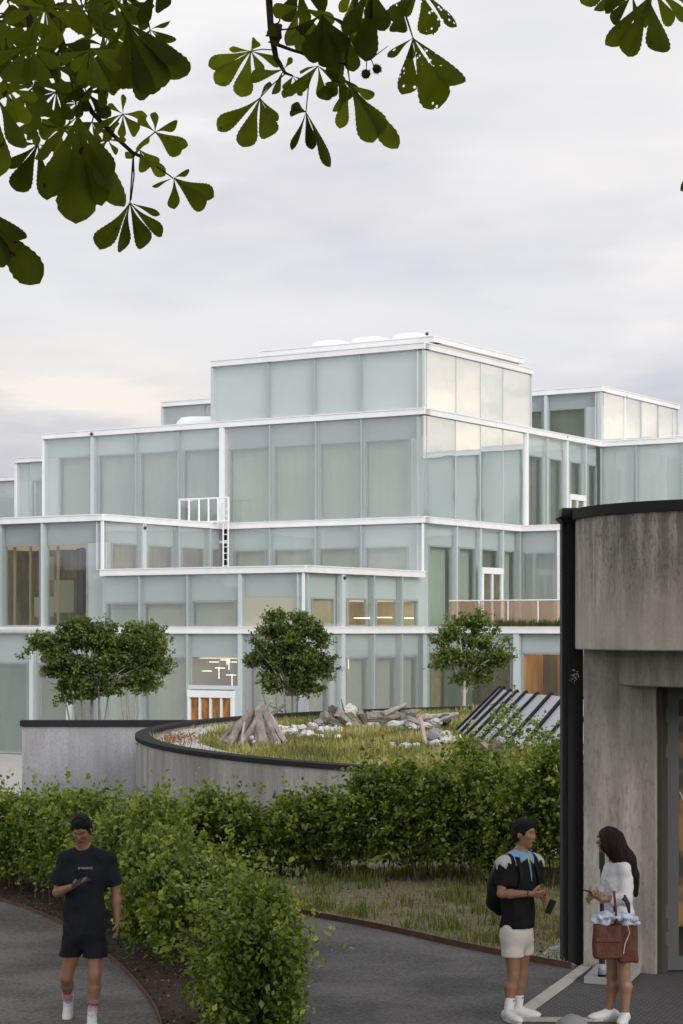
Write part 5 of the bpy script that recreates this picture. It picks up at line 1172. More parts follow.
hand(S, J['wrL'], A3(.85,-.25,.25), A3(0,.1,1), A3(0,-1,.4), .55); hand(S, J['wrR'], A3(-.02,-.1,-1), A3(-1,-.2,0), A3(0,-1,0), .5)
S.build('body', skin_t, w1, org)
facebits(J['headc'], Rh, w1, org, 0, closed=True)
H = SDF(J['headc']-.16, J['headc']+.18, .007); r, f, u = Rh.T; c = J['headc']
H.ell(c+u*.042-f*.012, (.091,.113,.098), Rh, 0); H.ell(c-f*.032-u*.012, (.088,.086,.082), Rh, .02); H.ell(c+u*.092+f*.03, (.062,.05,.03), Rh, .03); H.ell(c-u*.050+f*.088, (.098,.085,.118), Rh, .012, 's'); H.cut(c-u*.055, -u+f*.3); H.wrinkle(.004, 90, 1)
H.build('hair', hairm, w1, org)
tee = mat('black_cotton', (.016,.018,.023), .85, spec=.15, var=.15, vscale=6, bump=.3, bscale=90)
C = SDF((-.5,-.35,.5), (.5,.4,1.75), .01); r, f, u = R.T
C.ell(J['chest'], (.195,.128,.20), R, 0); C.ell((J['chest']+J['pelvis'])/2, (.188,.125,.24), R, .06); C.ell(J['pelvis']+u*.03, (.190,.132,.20), R, .06); C.cap(J['shL'], J['shR'], .068, .068, .05); C.cap(J['neck']-u*.05, J['chest'], .09, .1, .05); C.cap(J['neck']-u*.018, J['shL'], .064, .066, .03); C.cap(J['neck']-u*.018, J['shR'], .064, .066, .03)
for s_ in 'LR':
    C.cap(J['sh'+s_], J['sh'+s_]+(J['el'+s_]-J['sh'+s_])*.80, .074, .084, .03)
C.ell(J['neck']+u*.066+f*.022, (.068,.082,.066), R, .01, 's'); C.cut(J['pelvis']-u*.005, (0,0,-1))
C.cut(J['elL']+A3(0,0,.10), (-.1,0,-1)) if False else None
C.wrinkle(.0065, 22, 2); C.wrinkle(.003, 51, 5)
# sleeve ends
G_ = np.stack(np.meshgrid(*C.ax, indexing='ij'), -1)
for s_ in 'LR':
    ax_ = J['el'+s_]-J['sh'+s_]; ax_ /= np.linalg.norm(ax_); p = J['sh'+s_]+(J['el'+s_]-J['sh'+s_])*.78; side = np.sign(J['sh'+s_][0]); m_ = (G_[...,0]*side > .19); C.F = np.where(m_, np.maximum(C.F, ((G_-p)@ax_)), C.F).astype(np.float32)
C.build('t_shirt', tee, w1, org)
sh_m = mat('black_shorts_cloth', (.010,.012,.016), .7, spec=.15, bump=.3, bscale=60)
C = SDF((-.4,-.4,.45), (.4,.4,1.1), .01); C.ell(J['pelvis'], (.185,.126,.15), R, 0)
for s_ in 'LR': C.cap(J['hip'+s_], J['hip'+s_]+(J['kn'+s_]-J['hip'+s_])*.6, .105, .112, .04)
m_ = (J['hipL']+J['hipR'])/2*.35+(J['knL']+J['knR'])/2*.65; C.ell(m_-u*.06, (.014,.25,.17), None, .02, 's'); C.cut(L_(85,929), (0,0,1)); C.wrinkle(.004, 26, 4); C.cut(L_(85,957), (0,0,-1)); C.build('shorts', sh_m, w1, org)
wsh = mat('white_leather', (.66,.66,.66), .5, var=.06, vscale=20); soc = mat('white_sock', (.60,.58,.60), .85, bump=.3, bscale=80); socp = mat('pink_sock_pattern', (.62,.22,.38), .85); socd = mat('dark_sock_pattern', (.05,.05,.06), .85)
def sock(an, kn, top, m, root, org, rz=0.):
    S_ = SDF(np.minimum(an,an+(kn-an)*top)-.08, np.maximum(an,an+(kn-an)*top)+.08, .007); d = (kn-an)/np.linalg.norm(kn-an); S_.cap(an, an+(kn-an)*(top+.1), .042, .047, 0); S_.cut(an+(kn-an)*top, d); return S_.build('sock', m, root, org, rz)
for s_, tilt, td in (('L', 1.05, (-.05,-1,0)), ('R', 0., (.12,-1,0))):
    k_ = sock(J['an'+s_], J['kn'+s_], .27, soc, w1, org)
    an, kn = J['an'+s_], J['kn'+s_]; d = (kn-an)/np.linalg.norm(kn-an)
    for i in range(9):
        q = an+d*(.05+.011*i); M = MB(); a0_ = -math.pi/2+(.5 if i % 2 else -.4); e1 = A3(1,0,0); e2 = np.cross(d, e1)
        M.tube([tuple(q+(e1*math.cos(t)+e2*math.sin(t)*(-1))*.0465+A3(*org)+d*.01*math.sin(6*t)) for t in np.linspace(0, 2*math.pi, 14)], .0028, 4); M.build('sock_stripe', socd if 2 < i < 6 and s_ == 'R' else socp, k_)
    S_ = SDF(an-.32, an+.32, .008); t, up, _ = shoe(S_, an, td, tilt); o = S_.build('shoe', wsh, w1, org); sole('sole', an, t, up, o, org, 0, mat('pale_sole', (.6,.6,.6), .6))
    for i in range(4):
        q = an+t*(.045+.022*i)+up*(.005-.012*i)+A3(*org); sd = np.cross(t, up)*.022; M = MB(); M.tube([tuple(q-sd), tuple(q+up*.006), tuple(q+sd)], .003, 4); M.build('lace', mat('grey_lace', (.4,.4,.42), .8), o)
# wordmark too small to read: a pale bar pair on the chest
M = MB(); cp = L_(80.5,866,-.16)+A3(*org); pass
lg = mat('pale_print', (.24,.24,.25), .7)
fy = []
ch = J['chest']; 
for i, wd_ in enumerate((.014,.010,.014,.012,.014,.012,.014)):
    x = -.055+i*.018; z = L_(80.5,866.3)[2]; M.box((org[0]+ch[0]-.035+x+.055, org[1]+ch[1]-.128-.004+((x-.0)**2)*.4, z), (wd_,.014,.015 if i % 2 else .020))
M.build('chest_print', lg, w1)
ph = empty('phone', tuple(J['wrL']+A3(.09,-.06,.05)+A3(*org)), 'dark phone held in the walking man\'s hand', 'phone')
M = MB(); c_ = J['wrL']+A3(.095,-.045,.052)+A3(*org); M.box((0,0,0), (.075,.15,.009)); Rm = Matrix.Rotation(math.radians(28), 3, 'X') @ Matrix.Rotation(math.radians(-50), 3, 'Z'); M.v = [tuple(Rm @ Vector(v)+Vector(c_)) for v in M.v]; M.build('case', mat('phone_black', (.012,.012,.013), .3), ph)
M = MB(); M.box((0,0,.0058), (.068,.142,.002)); M.v = [tuple(Rm @ Vector(v)+Vector(c_)) for v in M.v]; M.build('screen', mat('phone_screen', (.04,.045,.05), .1), ph)

# ---- standing man with backpack, turned to the right
org = G(516, 1021); org = (org[0], org[1], 0.01); d_ = org[1]
def L_(px, py, y=0., x0=516): return A3((px-x0)/FPX*(d_+y), y, CZ-(py-HY)/FPX*(d_+y))
w2 = empty('person', org, 'man in black t-shirt with light blue yoke and white shorts, standing with a backpack', 'person')
J = dict(pelvis=L_(517,935), chest=L_(519,882), neck=L_(520,854), headc=L_(524,835,-.02), shL=L_(502,866,-.10), shR=L_(537,864,.11), elL=L_(500,895,-.14), elR=L_(537,892,.10), wrL=L_(528,895,-.26), wrR=L_(541,897,-.10),
         hipL=L_(512,942,-.04), hipR=L_(523,942,.07), knL=L_(513,976,-.05), anL=L_(508,1008,-.06), knR=L_(522,974,.09), anR=L_(519,1001,.10))
J['anL'][2] = .095; J['anR'][2] = .095
R = frame((.72,-.70,0)); S = SDF((-.4,-.5,-.02), (.5,.45,1.92), .0085); body(S, J, R); Rh = frame((.80,-.60,-.06)); head(S, J['headc'], Rh)
hand(S, J['wrL'], A3(.95,.15,-.05), A3(0,.8,.6), A3(.1,0,1), .8); hand(S, J['wrR'], A3(.35,-.8,-.5), A3(-.4,-.3,.3), A3(0,0,1), .9)
S.build('body', skin_o, w2, org); facebits(J['headc'], Rh, w2, org, 0)
c = J['headc']; r, f, u = Rh.T; H = SDF(c-.16, c+.18, .007); H.ell(c+u*.043-f*.010, (.091,.112,.097), Rh, 0); H.ell(c-f*.034-u*.012, (.088,.086,.082), Rh, .02); H.ell(c+u*.095+f*.045, (.060,.05,.028), Rh, .03); H.ell(c-u*.056+f*.084, (.090,.078,.118), Rh, .012, 's'); H.ell(c-u*.02+r*.09+f*.01,(.03,.025,.04),Rh,.01,'s'); H.ell(c-u*.02-r*.09+f*.01,(.03,.025,.04),Rh,.01,'s'); H.cut(c-u*.06, -u+f*.3); H.wrinkle(.004, 90, 3); H.build('hair', hairm, w2, org)
r, f, u = R.T; teeb = mat('black_jersey', (.008,.008,.009), .8, spec=.15, bump=.3, bscale=90); blue = mat('light_blue_yoke', (.17,.29,.45), .75)
def shirtfield(off=0., hgt=1.):
    C = SDF((-.42,-.5,.55), (.5,.45,1.75), .01)
    C.ell(J['chest'], (.182+off,.132+off,.20+off), R, 0); C.ell((J['chest']+J['pelvis'])/2, (.172+off,.138+off,.24), R, .06); C.ell(J['pelvis']+u*.03, (.178+off,.145+off,.20), R, .06); C.cap(J['shL'], J['shR'], .062+off, .062+off, .05); C.cap(J['neck']-u*.05, J['chest'], .088+off, .1+off, .05); C.cap(J['neck']-u*.018, J['shL'], .062+off, .064+off, .03); C.cap(J['neck']-u*.018, J['shR'], .062+off, .064+off, .03)
    for s_ in 'LR': C.cap(J['sh'+s_], J['sh'+s_]+(J['el'+s_]-J['sh'+s_])*.75, .064+off, .070+off, .03)
    C.ell(J['neck']+u*.066+f*.020, (.064,.076,.066), R, .01, 's')
    G_ = np.stack(np.meshgrid(*C.ax, indexing='ij'), -1)
    for s_ in 'LR':
        ax_ = J['el'+s_]-J['sh'+s_]; ax_ /= np.linalg.norm(ax_); p = J['sh'+s_]+(J['el'+s_]-J['sh'+s_])*.72; sg = 1 if s_ == 'R' else -1
        # torso right axis separates the sleeves
        m_ = ((G_-J['chest'])@r)*(1 if ((J['sh'+s_]-J['chest'])@r) > 0 else -1) > .155; C.F = np.where(m_, np.maximum(C.F, ((G_-p)@ax_)), C.F).astype(np.float32)
    return C, G_
C, _ = shirtfield(); C.wrinkle(.0045, 24, 5); C.cut(L_(516,928), (0,0,-1)); tsh = C.build('t_shirt', teeb, w2, org)
yz = L_(516,862)[2]
C, G_ = shirtfield(.004); q = (G_-J['chest']); lat = np.abs(q@r); C.F = np.maximum(C.F, yz-G_[...,2]+.03*np.cos(lat*30)-.0).astype(np.float32); C.F = np.maximum(C.F, lat-.115).astype(np.float32); C.wrinkle(.0045, 24, 5); C.build('yoke', blue, tsh, org)
C, G_ = shirtfield(.005); q = (G_-J['chest']); lat = np.abs(q@r); C.F = np.maximum(C.F, yz-.035+.035*np.sin((q@f)*95+lat*60)-G_[...,2]).astype(np.float32); C.F = np.maximum(C.F, .148-lat).astype(np.float32); C.wrinkle(.0045, 24, 5); F0_ = C.F.copy()
for sg in (-1, 1): C.F = np.maximum(F0_, -(q@r)*sg).astype(np.float32); C.build('shoulder_patch', mat('white_feather_patch', (.36,.355,.34), .8), tsh, org)
# yellow and blue tie-like line down the front
fr = J['chest']+f*.128
M = MB(); n0 = J['neck']+f*.088-u*.02; M.tube([tuple(n0+A3(*org)), tuple(n0-u*.06+f*.018+A3(*org))], .009, 5); M.build('collar_tab', mat('yellow_tab', (.50,.40,.06), .7), tsh)
M = MB(); M.tube([tuple(n0-u*.06+f*.020+A3(*org)), tuple(n0-u*.16+f*.040+A3(*org)), tuple(n0-u*.22+f*.045+A3(*org))], [.010,.008,.003], 5); M.build('front_stripe', mat('blue_grey_print', (.16,.22,.33), .7), tsh)
M = MB(); K = 22; M.tube([tuple(J['neck']+A3(*org)+u*(.012-.035*math.cos(t)*(1))+(f*math.cos(t)*.078+r*math.sin(t)*.068)) for t in np.linspace(0, 2*math.pi, K)], .008, 5); M.build('collar', mat('dark_collar', (.02,.03,.05), .8), tsh)
C = SDF((-.4,-.4,.45), (.4,.4,1.1), .01); C.ell(J['pelvis'], (.172,.135,.15), R, 0)
for s_ in 'LR': C.cap(J['hip'+s_], J['hip'+s_]+(J['kn'+s_]-J['hip'+s_])*.62, .102, .102, .04)
m_ = (J['hipL']+J['hipR'])/2*.35+(J['knL']+J['knR'])/2*.65; C.ell(m_-u*.03, (.014,.22,.17), R, .02, 's'); C.cut(L_(516,921), (0,0,1)); C.wrinkle(.0035, 26, 6); C.cut(L_(516,957), (0,0,-1)); C.build('shorts', mat('off_white_shorts', (.50,.47,.43), .8, bump=.2, bscale=60), w2, org)
for s_, td in (('L', (.55,-1,0)), ('R', (1,-.25,0))):
    an, kn = J['an'+s_], J['kn'+s_]; k_ = sock(an, kn, .36, mat('white_sports_sock', (.66,.66,.68), .85, bump=.3, bscale=80), w2, org)
    q = an+(kn-an)*.30+A3(.028,-.040,0)+A3(*org); M = MB(); M.tube([tuple(q-A3(.018,-.008,-.008)), tuple(q-A3(0,0,.006)), tuple(q+A3(.022,.016,.010))], [.003,.005,.002], 4); M.build('sock_mark', mat('black_print', (.02,.02,.02), .7), k_)
    S_ = SDF(an-.32, an+.32, .008); t, up, _ = shoe(S_, an, td); o = S_.build('shoe', wsh, w2, org); sole('sole', an, t, up, o, org, 0, mat('pale_sole', (.6,.6,.6), .6))
    for i in range(4):
        q = an+t*(.045+.022*i)+up*(.005-.012*i)+A3(*org); sd = np.cross(t, up)*.022; M = MB(); M.tube([tuple(q-sd), tuple(q+up*.006), tuple(q+sd)], .003, 4); M.build('lace', mat('grey_lace', (.4,.4,.42), .8), o)
M = MB(); wv = J['wrL']-(J['wrL']-J['elL'])*.06; dx = (J['wrL']-J['elL']); dx /= np.linalg.norm(dx); e1 = np.cross(dx, A3(0,0,1)); e1 /= np.linalg.norm(e1); e2 = np.cross(dx, e1)
M.tube([tuple(wv+A3(*org)+(e1*math.cos(t)+e2*math.sin(t))*.030) for t in np.linspace(0, 2*math.pi, 16)], .005, 5); tag(M.build('bracelet', mat('dark_band', (.05,.02,.02), .6)), 'thin dark band round the wrist of the man with the backpack', 'bracelet')
# dark thing in his hands
pc = J['wrR']+A3(.07,-.05,-.09)+A3(*org); M = MB(); M.box((0,0,0), (.07,.018,.13)); Rm = Matrix.Rotation(math.radians(25), 3, 'Y') @ Matrix.Rotation(math.radians(40), 3, 'Z'); M.v = [tuple(Rm @ Vector(v)+Vector(pc)) for v in M.v]
tag(M.build('phone', mat('phone_black', (.012,.012,.013), .3)), 'dark phone held low in the hands of the man with the backpack', 'phone')
bp = empty('backpack', tuple(J['chest']-f*.2+A3(*org)), 'black backpack on the back of the man in white shorts', 'backpack'); bkm = mat('black_nylon', (.009,.009,.010), .6, spec=.15, bump=.4, bscale=50)
bc = J['chest']-f*.215-u*.09; S_ = SDF(bc-.33, bc+.33, .010); S_.ell(bc-u*.02, (.145,.10,.22), R, 0); S_.ell(bc-u*.11-f*.05, (.115,.07,.10), R, .03); S_.ell(bc+u*.07, (.125,.085,.15), R, .03); S_.wrinkle(.004, 30, 7); S_.build('bag', bkm, bp, org)
for sg in (-1, 1):
    sd = r*sg*.098; o_ = A3(*org); M = MB(); M.tube([tuple(J['chest']-f*.13+u*.12+sd+o_), tuple(J['neck']-u*.025+sd-f*.04+o_), tuple(J['neck']-u*.04+sd+f*.055+o_), tuple(J['chest']+u*.09+sd*1.1+f*.118+o_), tuple(J['chest']-u*.02+sd*1.35+f*.125+o_), tuple(J['chest']-u*.12+sd*1.75+f*.02+o_)], [.019,.020,.020,.019,.014,.010], 8); M.build('strap', bkm, bp, True)
M = MB(); q = J['neck']-u*.02-r*.0+A3(*org)-f*.11; M.tube([tuple(q-r*.03), tuple(q+u*.035), tuple(q+r*.03)], .007, 5); M.build('handle', bkm, bp, True)
M = MB(); q = bc-f*.118-u*.07+A3(*org); M.tube([tuple(q-r*.08), tuple(q-f*.006+u*.012), tuple(q+r*.08)], .004, 4); M.build('zip', mat('grey_zip', (.12,.12,.12), .5), bp)

# ---- woman with bag, seen from her left side turning away
org = G(618, 1023); org = (org[0], org[1], 0.01); d_ = org[1]
def L_(px, py, y=0.): return A3((px-618)/FPX*(d_+y), y, CZ-(py-HY)/FPX*(d_+y))
w3 = empty('person', org, 'woman with long dark hair and white shirt standing side on with a brown bag', 'person')
J = dict(pelvis=L_(620,928), chest=L_(619,886), neck=L_(617,859), headc=L_(608.5,841,.01), shL=L_(623,871,-.13), shR=L_(612,871,.13), elL=L_(624,900,-.16), elR=L_(606,898,.12), wrL=L_(600,899.5,-.24), wrR=L_(597,894,.0),
         hipL=L_(622,938,-.07), hipR=L_(616,938,.07), knL=L_(623,975,-.06), anL=L_(624,1012,-.05), knR=L_(614,974,.07), anR=L_(611,1004,.09))
J['anL'][2] = .09; J['anR'][2] = .09; J['wrL'] = L_(598,900,-.20)
R = frame((-.93,-.10,0)); S = SDF((-.5,-.5,-.02), (.4,.45,1.85), .0085); body(S, J, R, True); Rh = frame((-.88,.46,-.03)); head(S, J['headc'], Rh, True)
hand(S, J['wrL'], A3(-.92,.0,.42), A3(.2,.5,.8), A3(-.3,0,1), 1.0); hand(S, J['wrR'], A3(-.8,-.3,-.4), A3(.2,-.6,-.2), A3(0,0,1), .9)
S.build('body', skin_f, w3, org); facebits(J['headc'], Rh, w3, org, 0)
c = J['headc']; r, f, u = Rh.T; r2, f2, u2 = R.T
H = SDF((-.30,-.30,1.0), (.33,.35,1.85), .008); H.ell(c+u*.030-f*.010, (.084,.100,.092), Rh, 0); back_ = c-f*.035
H.ell(back_-A3(0,0,.03)-f*.02, (.084,.085,.12), None, .03)
bx_ = [A3(*(back_+A3(.020,-.030,-.02))), L_(625,862,-.055), L_(631.5,876,-.03), L_(635,893,-.0)]
H.chain(bx_, [.092,.082,.055,.022], .05); H.chain([back_+A3(.03,.05,-.05), L_(627,868,.05), L_(633,884,.03), L_(636,897,.01)], [.08,.07,.045,.014], .04)
H.chain([c-r*.06+u*.03+f*.02, c-r*.075-u*.05+f*.01, L_(613,862,-.06)], [.03,.03,.022], .03)
H.ell(c-u*.040+f*.085, (.062,.068,.098), Rh, .012, 's'); H.wrinkle(.0035, 70, 2, (1.6,1.6,.25)); hf = mat('dark_brown_hair', (.016,.010,.008), .6, spec=.15, var=.4, vscale=40, bump=.7, bscale=60, stretch=(3,3,.3)); H.build('hair', hf, w3, org)
C = SDF((-.4,-.5,.6), (.4,.45,1.7), .01); r, f, u = R.T
C.ell(J['chest'], (.150,.115,.19), R, 0); C.ell(J['chest']-u*.01+f*.06, (.11,.06,.075), R, .04); C.ell((J['chest']+J['pelvis'])/2, (.142,.115,.22), R, .06); C.ell(J['pelvis']+u*.02, (.162,.132,.19), R, .06); C.cap(J['shL'], J['shR'], .055, .055, .05); C.cap(J['neck']-u*.02, J['chest'], .068, .1, .04); C.cap(J['neck']-u*.012, J['shL'], .056, .058, .03); C.cap(J['neck']-u*.012, J['shR'], .056, .058, .03)
for s_ in 'LR': C.cap(J['sh'+s_], J['el'+s_], .056, .058, .03); C.cap(J['el'+s_], J['el'+s_]+(J['wr'+s_]-J['el'+s_])*.45, .056, .052, .02)
C.ell(J['neck']+u*.07+f*.02, (.054,.062,.062), R, .01, 's'); C.wrinkle(.007, 24, 9); C.wrinkle(.003, 55, 4); C.cut(L_(618,929), (0,0,-1)); shirt = C.build('shirt', mat('white_cotton', (.60,.60,.61), .8, bump=.3, bscale=60), w3, org)
M = MB()
for i in range(7): q = J['chest']+f*.13+u*(.09-.045*i)-r*.0+A3(*org)+A3(0,-.03,0); M.ball(tuple(q-f*(.02 if i in (0,6) else 0.)), (.006,.006,.006), n=5)
M.build('buttons', mat('grey_button', (.3,.3,.3), .4), shirt)
C = SDF((-.4,-.4,.5), (.4,.4,1.15), .01); C.ell(J['pelvis'], (.155,.125,.13), R, 0)
for s_ in 'LR': C.cap(J['hip'+s_], J['hip'+s_]+(J['kn'+s_]-J['hip'+s_])*.4, .100, .102, .04)
C.wrinkle(.004, 26, 3); C.cut(L_(618,955), (0,0,-1)); C.build('shorts', mat('white_denim', (.58,.58,.58), .8), w3, org)
for s_, td in (('L', (-.35,-1,0)), ('R', (-1,-.15,0))):
    an = J['an'+s_]; S_ = SDF(an-.3, an+.3, .008); t, up, _ = shoe(S_, an, td, 0, .25); o = S_.build('shoe', wsh, w3, org); sole('sole', an, t, up, o, org, 0, mat('pale_sole', (.6,.6,.6), .6), .25)
    for i in range(4):
        q = an+t*(.045+.022*i)+up*(.005-.012*i)+A3(*org); sd = np.cross(t, up)*.022; M = MB(); M.tube([tuple(q-sd), tuple(q+up*.006), tuple(q+sd)], .003, 4); M.build('lace', mat('grey_lace', (.4,.4,.42), .8), o)
gq = J['headc']+Rh[:,1]*.085+Rh[:,2]*.012; M = MB()
for sg in (-1, 1): M.tube([tuple(A3(*org)+gq+Rh[:,0]*sg*.03+Rh[:,0]*math.cos(t)*.022+Rh[:,2]*math.sin(t)*.018+Rh[:,1]*.012) for t in np.linspace(0, 2*math.pi, 12)], .003, 4); M.tube([tuple(A3(*org)+gq+Rh[:,0]*sg*.052), tuple(A3(*org)+gq+Rh[:,0]*sg*.078-Rh[:,1]*.09)], .0028, 4)
tag(M.build('glasses', mat('pale_frames', (.6,.58,.54), .3)), 'pale rimmed glasses worn by the woman with long dark hair', 'glasses')
pq = J['wrL']+A3(-.10,.0,.06)+A3(*org); M = MB(); M.box((0,0,0), (.11,.06,.010)); Rm = Matrix.Rotation(math.radians(20), 3, 'Y'); M.v = [tuple(Rm @ Vector(v)+Vector(pq)) for v in M.v]; tag(M.build('phone', mat('phone_black', (.012,.012,.013), .3)), 'dark phone in the raised hand of the woman with the brown bag', 'phone')
# bag: brown leather tote, two panels, strap over the forearm, cloth on top
bg_ = empty('handbag', L_(610,940,-.27)+A3(*org), 'brown leather tote bag hanging from the woman\'s forearm', 'bag')
lea = mat('brown_leather', (.085,.026,.013), .55, spec=.25, var=.25, vscale=5, bump=.4, bscale=30); lea2 = mat('dark_brown_leather', (.10,.035,.020), .45, var=.3, vscale=6)
def bagbox(a, b, y0, y1, m, name, flare=.0):
    S_ = SDF(np.minimum(a,b)-.08+A3(0,-.2,0), np.maximum(a,b)+.08+A3(0,.2,0), .009); cc = (a+b)/2; hs = np.abs(b-a)/2; hs[1] = (y1-y0)/2; cc[1] = (y0+y1)/2
    G_ = np.stack(np.meshgrid(*S_.ax, indexing='ij'), -1); q = np.abs(G_-cc)-(hs-.02); tz = (G_[...,2]-cc[2])/hs[2]; q[...,1] += .035*np.clip(tz, -1, 1); S_.F = (np.linalg.norm(np.maximum(q,0), axis=-1)+np.minimum(q.max(-1),0)-.02).astype(np.float32); S_.wrinkle(.003, 28, 4); return S_.build(name, m, bg_, org)
bagbox(L_(588.5,959,-.30), L_(617,925,-.30), -.36, -.22, lea, 'front_body'); bagbox(L_(613,963,-.27), L_(633,926,-.27), -.33, -.20, lea, 'side_body')
fl_ = MB(); a, b = L_(590,941,-.375)+A3(*org), L_(616,941,-.375)+A3(*org); fl_.box(((a[0]+b[0])/2, a[1]+.0, a[2]), (b[0]-a[0],.014,.035)); fl_.build('band', lea2, bg_)
M = MB(); o_ = A3(*org); M.tube([tuple(L_(611,926,-.36)+o_), tuple(L_(610.5,910,-.33)+o_), tuple(L_(610,897,-.27)+o_), tuple(L_(611,893,-.20)+o_), tuple(L_(612,898,-.12)+o_), tuple(L_(613,926,-.14)+o_)], .011, 6); M.build('strap', lea, bg_, True)
M = MB(); M.tube([tuple(L_(622,926,-.35)+o_), tuple(L_(624,934,-.36)+o_), tuple(L_(619,945,-.38)+o_), tuple(L_(617.5,955,-.38)+o_)], .004, 5); M.build('cord', mat('pale_cord', (.5,.45,.38), .7), bg_)
clt = SDF(L_(584,930,-.45), L_(638,905,-.08)+A3(0,.0,.03), .008)
for (a, b, rr) in ((594,919,.055),(602,916,.06),(612,918,.06),(621,918,.065),(628,920,.055),(590,922,.035),(632,924,.03),(600,924,.05),(622,924,.05)): clt.ell(L_(a,b,-.28), (rr,rr*1.3,rr*.65), None, .02)
clt.wrinkle(.006, 60, 3); tag(clt.build('folded_cloth', mat('white_blue_cloth', (.45,.49,.60), .8, var=.3, vscale=22, bump=.8, bscale=20), None, org), 'crumpled white cloth with faint blue pattern stuffed in the top of the brown bag', 'cloth')
M = MB(); M.tube([tuple(L_(619.5,896,-.30)+o_), tuple(L_(623,905,-.31)+o_), tuple(L_(625,917,-.30)+o_)], [.010,.024,.006], 6); M.tube([tuple(L_(618,899,-.30)+o_), tuple(L_(622,903,-.31)+o_)], [.022,.014], 6); tag(M.build('scarf_knot', mat('black_ribbon', (.02,.02,.03), .7), None, True), 'dark knotted ribbon hanging beside the woman\'s elbow above the bag', 'ribbon')
# ---------------------------------------------------------------- horse chestnut overhead: unseen crown added for shade, hanging branches in view
def chest_leaf_mat(name, holes=False):
    m = bpy.data.materials.new(name); m.use_nodes = True; nt = m.node_tree; b = nt.nodes['Principled BSDF']; out = nt.nodes['Material Output']
    tc = nt.nodes.new('ShaderNodeTexCoord'); n = nt.nodes.new('ShaderNodeTexNoise'); n.inputs['Scale'].default_value = 9; n.inputs['Detail'].default_value = 5; nt.links.new(tc.outputs['Object'], n.inputs['Vector'])
    cr = nt.nodes.new('ShaderNodeValToRGB'); e = cr.color_ramp.elements; e[0].position = .3; e[0].color = (.050,.062,.007,1); e[1].position = .7; e[1].color = (.10,.12,.016,1)
    nt.links.new(n.outputs['Fac'], cr.inputs[0])
    n3 = nt.nodes.new('ShaderNodeTexNoise'); n3.inputs['Scale'].default_value = 34; nt.links.new(tc.outputs['Object'], n3.inputs['Vector'])
    g = nt.nodes.new('ShaderNodeMath'); g.operation = 'GREATER_THAN'; g.inputs[1].default_value = .72; nt.links.new(n3.outputs['Fac'], g.inputs[0])
    mx = nt.nodes.new('ShaderNodeMix'); mx.data_type = 'RGBA'; nt.links.new(g.outputs[0], mx.inputs['Factor']); nt.links.new(cr.outputs[0], mx.inputs[6]); mx.inputs[7].default_value = (.028,.018,.006,1)
    oi = nt.nodes.new('ShaderNodeObjectInfo'); rr = nt.nodes.new('ShaderNodeMapRange'); rr.inputs['To Min'].default_value = .7; rr.inputs['To Max'].default_value = 2.5; nt.links.new(oi.outputs['Random'], rr.inputs['Value'])
    vs = nt.nodes.new('ShaderNodeVectorMath'); vs.operation = 'SCALE'; nt.links.new(mx.outputs[2], vs.inputs[0]); nt.links.new(rr.outputs[0], vs.inputs['Scale'])
    nt.links.new(vs.outputs[0], b.inputs['Base Color']); b.inputs['Roughness'].default_value = .6; b.inputs['Specular IOR Level'].default_value = .2
    t = nt.nodes.new('ShaderNodeBsdfTranslucent'); mul = nt.nodes.new('ShaderNodeVectorMath'); mul.operation = 'MULTIPLY'; mul.inputs[1].default_value = (2.0,2.1,.3); nt.links.new(vs.outputs[0], mul.inputs[0]); nt.links.new(mul.outputs[0], t.inputs['Color'])
    ms = nt.nodes.new('ShaderNodeMixShader'); ms.inputs[0].default_value = .5; nt.links.new(b.outputs[0], ms.inputs[1]); nt.links.new(t.outputs[0], ms.inputs[2]); res = ms.outputs[0]
    if holes:
        v = nt.nodes.new('ShaderNodeTexVoronoi'); v.inputs['Scale'].default_value = 62; nt.links.new(tc.outputs['Object'], v.inputs['Vector'])
        l = nt.nodes.new('ShaderNodeMath'); l.operation = 'LESS_THAN'; l.inputs[1].default_value = .26; nt.links.new(v.outputs['Distance'], l.inputs[0])
        n4 = nt.nodes.new('ShaderNodeTexNoise'); n4.inputs['Scale'].default_value = 14; nt.links.new(tc.outputs['Object'], n4.inputs['Vector']); g4 = nt.nodes.new('ShaderNodeMath'); g4.operation = 'GREATER_THAN'; g4.inputs[1].default_value = .5; nt.links.new(n4.outputs['Fac'], g4.inputs[0])
        a = nt.nodes.new('ShaderNodeMath'); a.operation = 'MULTIPLY'; nt.links.new(l.outputs[0], a.inputs[0]); nt.links.new(g4.outputs[0], a.inputs[1])
        tr = nt.nodes.new('ShaderNodeBsdfTransparent'); m2 = nt.nodes.new('ShaderNodeMixShader'); nt.links.new(a.outputs[0], m2.inputs[0]); nt.links.new(res, m2.inputs[1]); nt.links.new(tr.outputs[0], m2.inputs[2]); res = m2.outputs[0]
    nt.links.new(res, out.inputs[0]); return m
clm = chest_leaf_mat('chestnut_leaf'); clh = chest_leaf_mat('eaten_chestnut_leaf', True)
twig = mat('dark_twig', (.045,.035,.028), .8, var=.3, vscale=30)
_pt = [0,.12,.28,.42,.56,.68,.75,.81,.87,.92,.965,1.]; _pw = [.05,.11,.25,.44,.68,.88,.97,1.,.94,.80,.50,0.]
PROF = [(t, float(np.interp(t, _pt, _pw))) for t in np.linspace(0, 1, 27)]
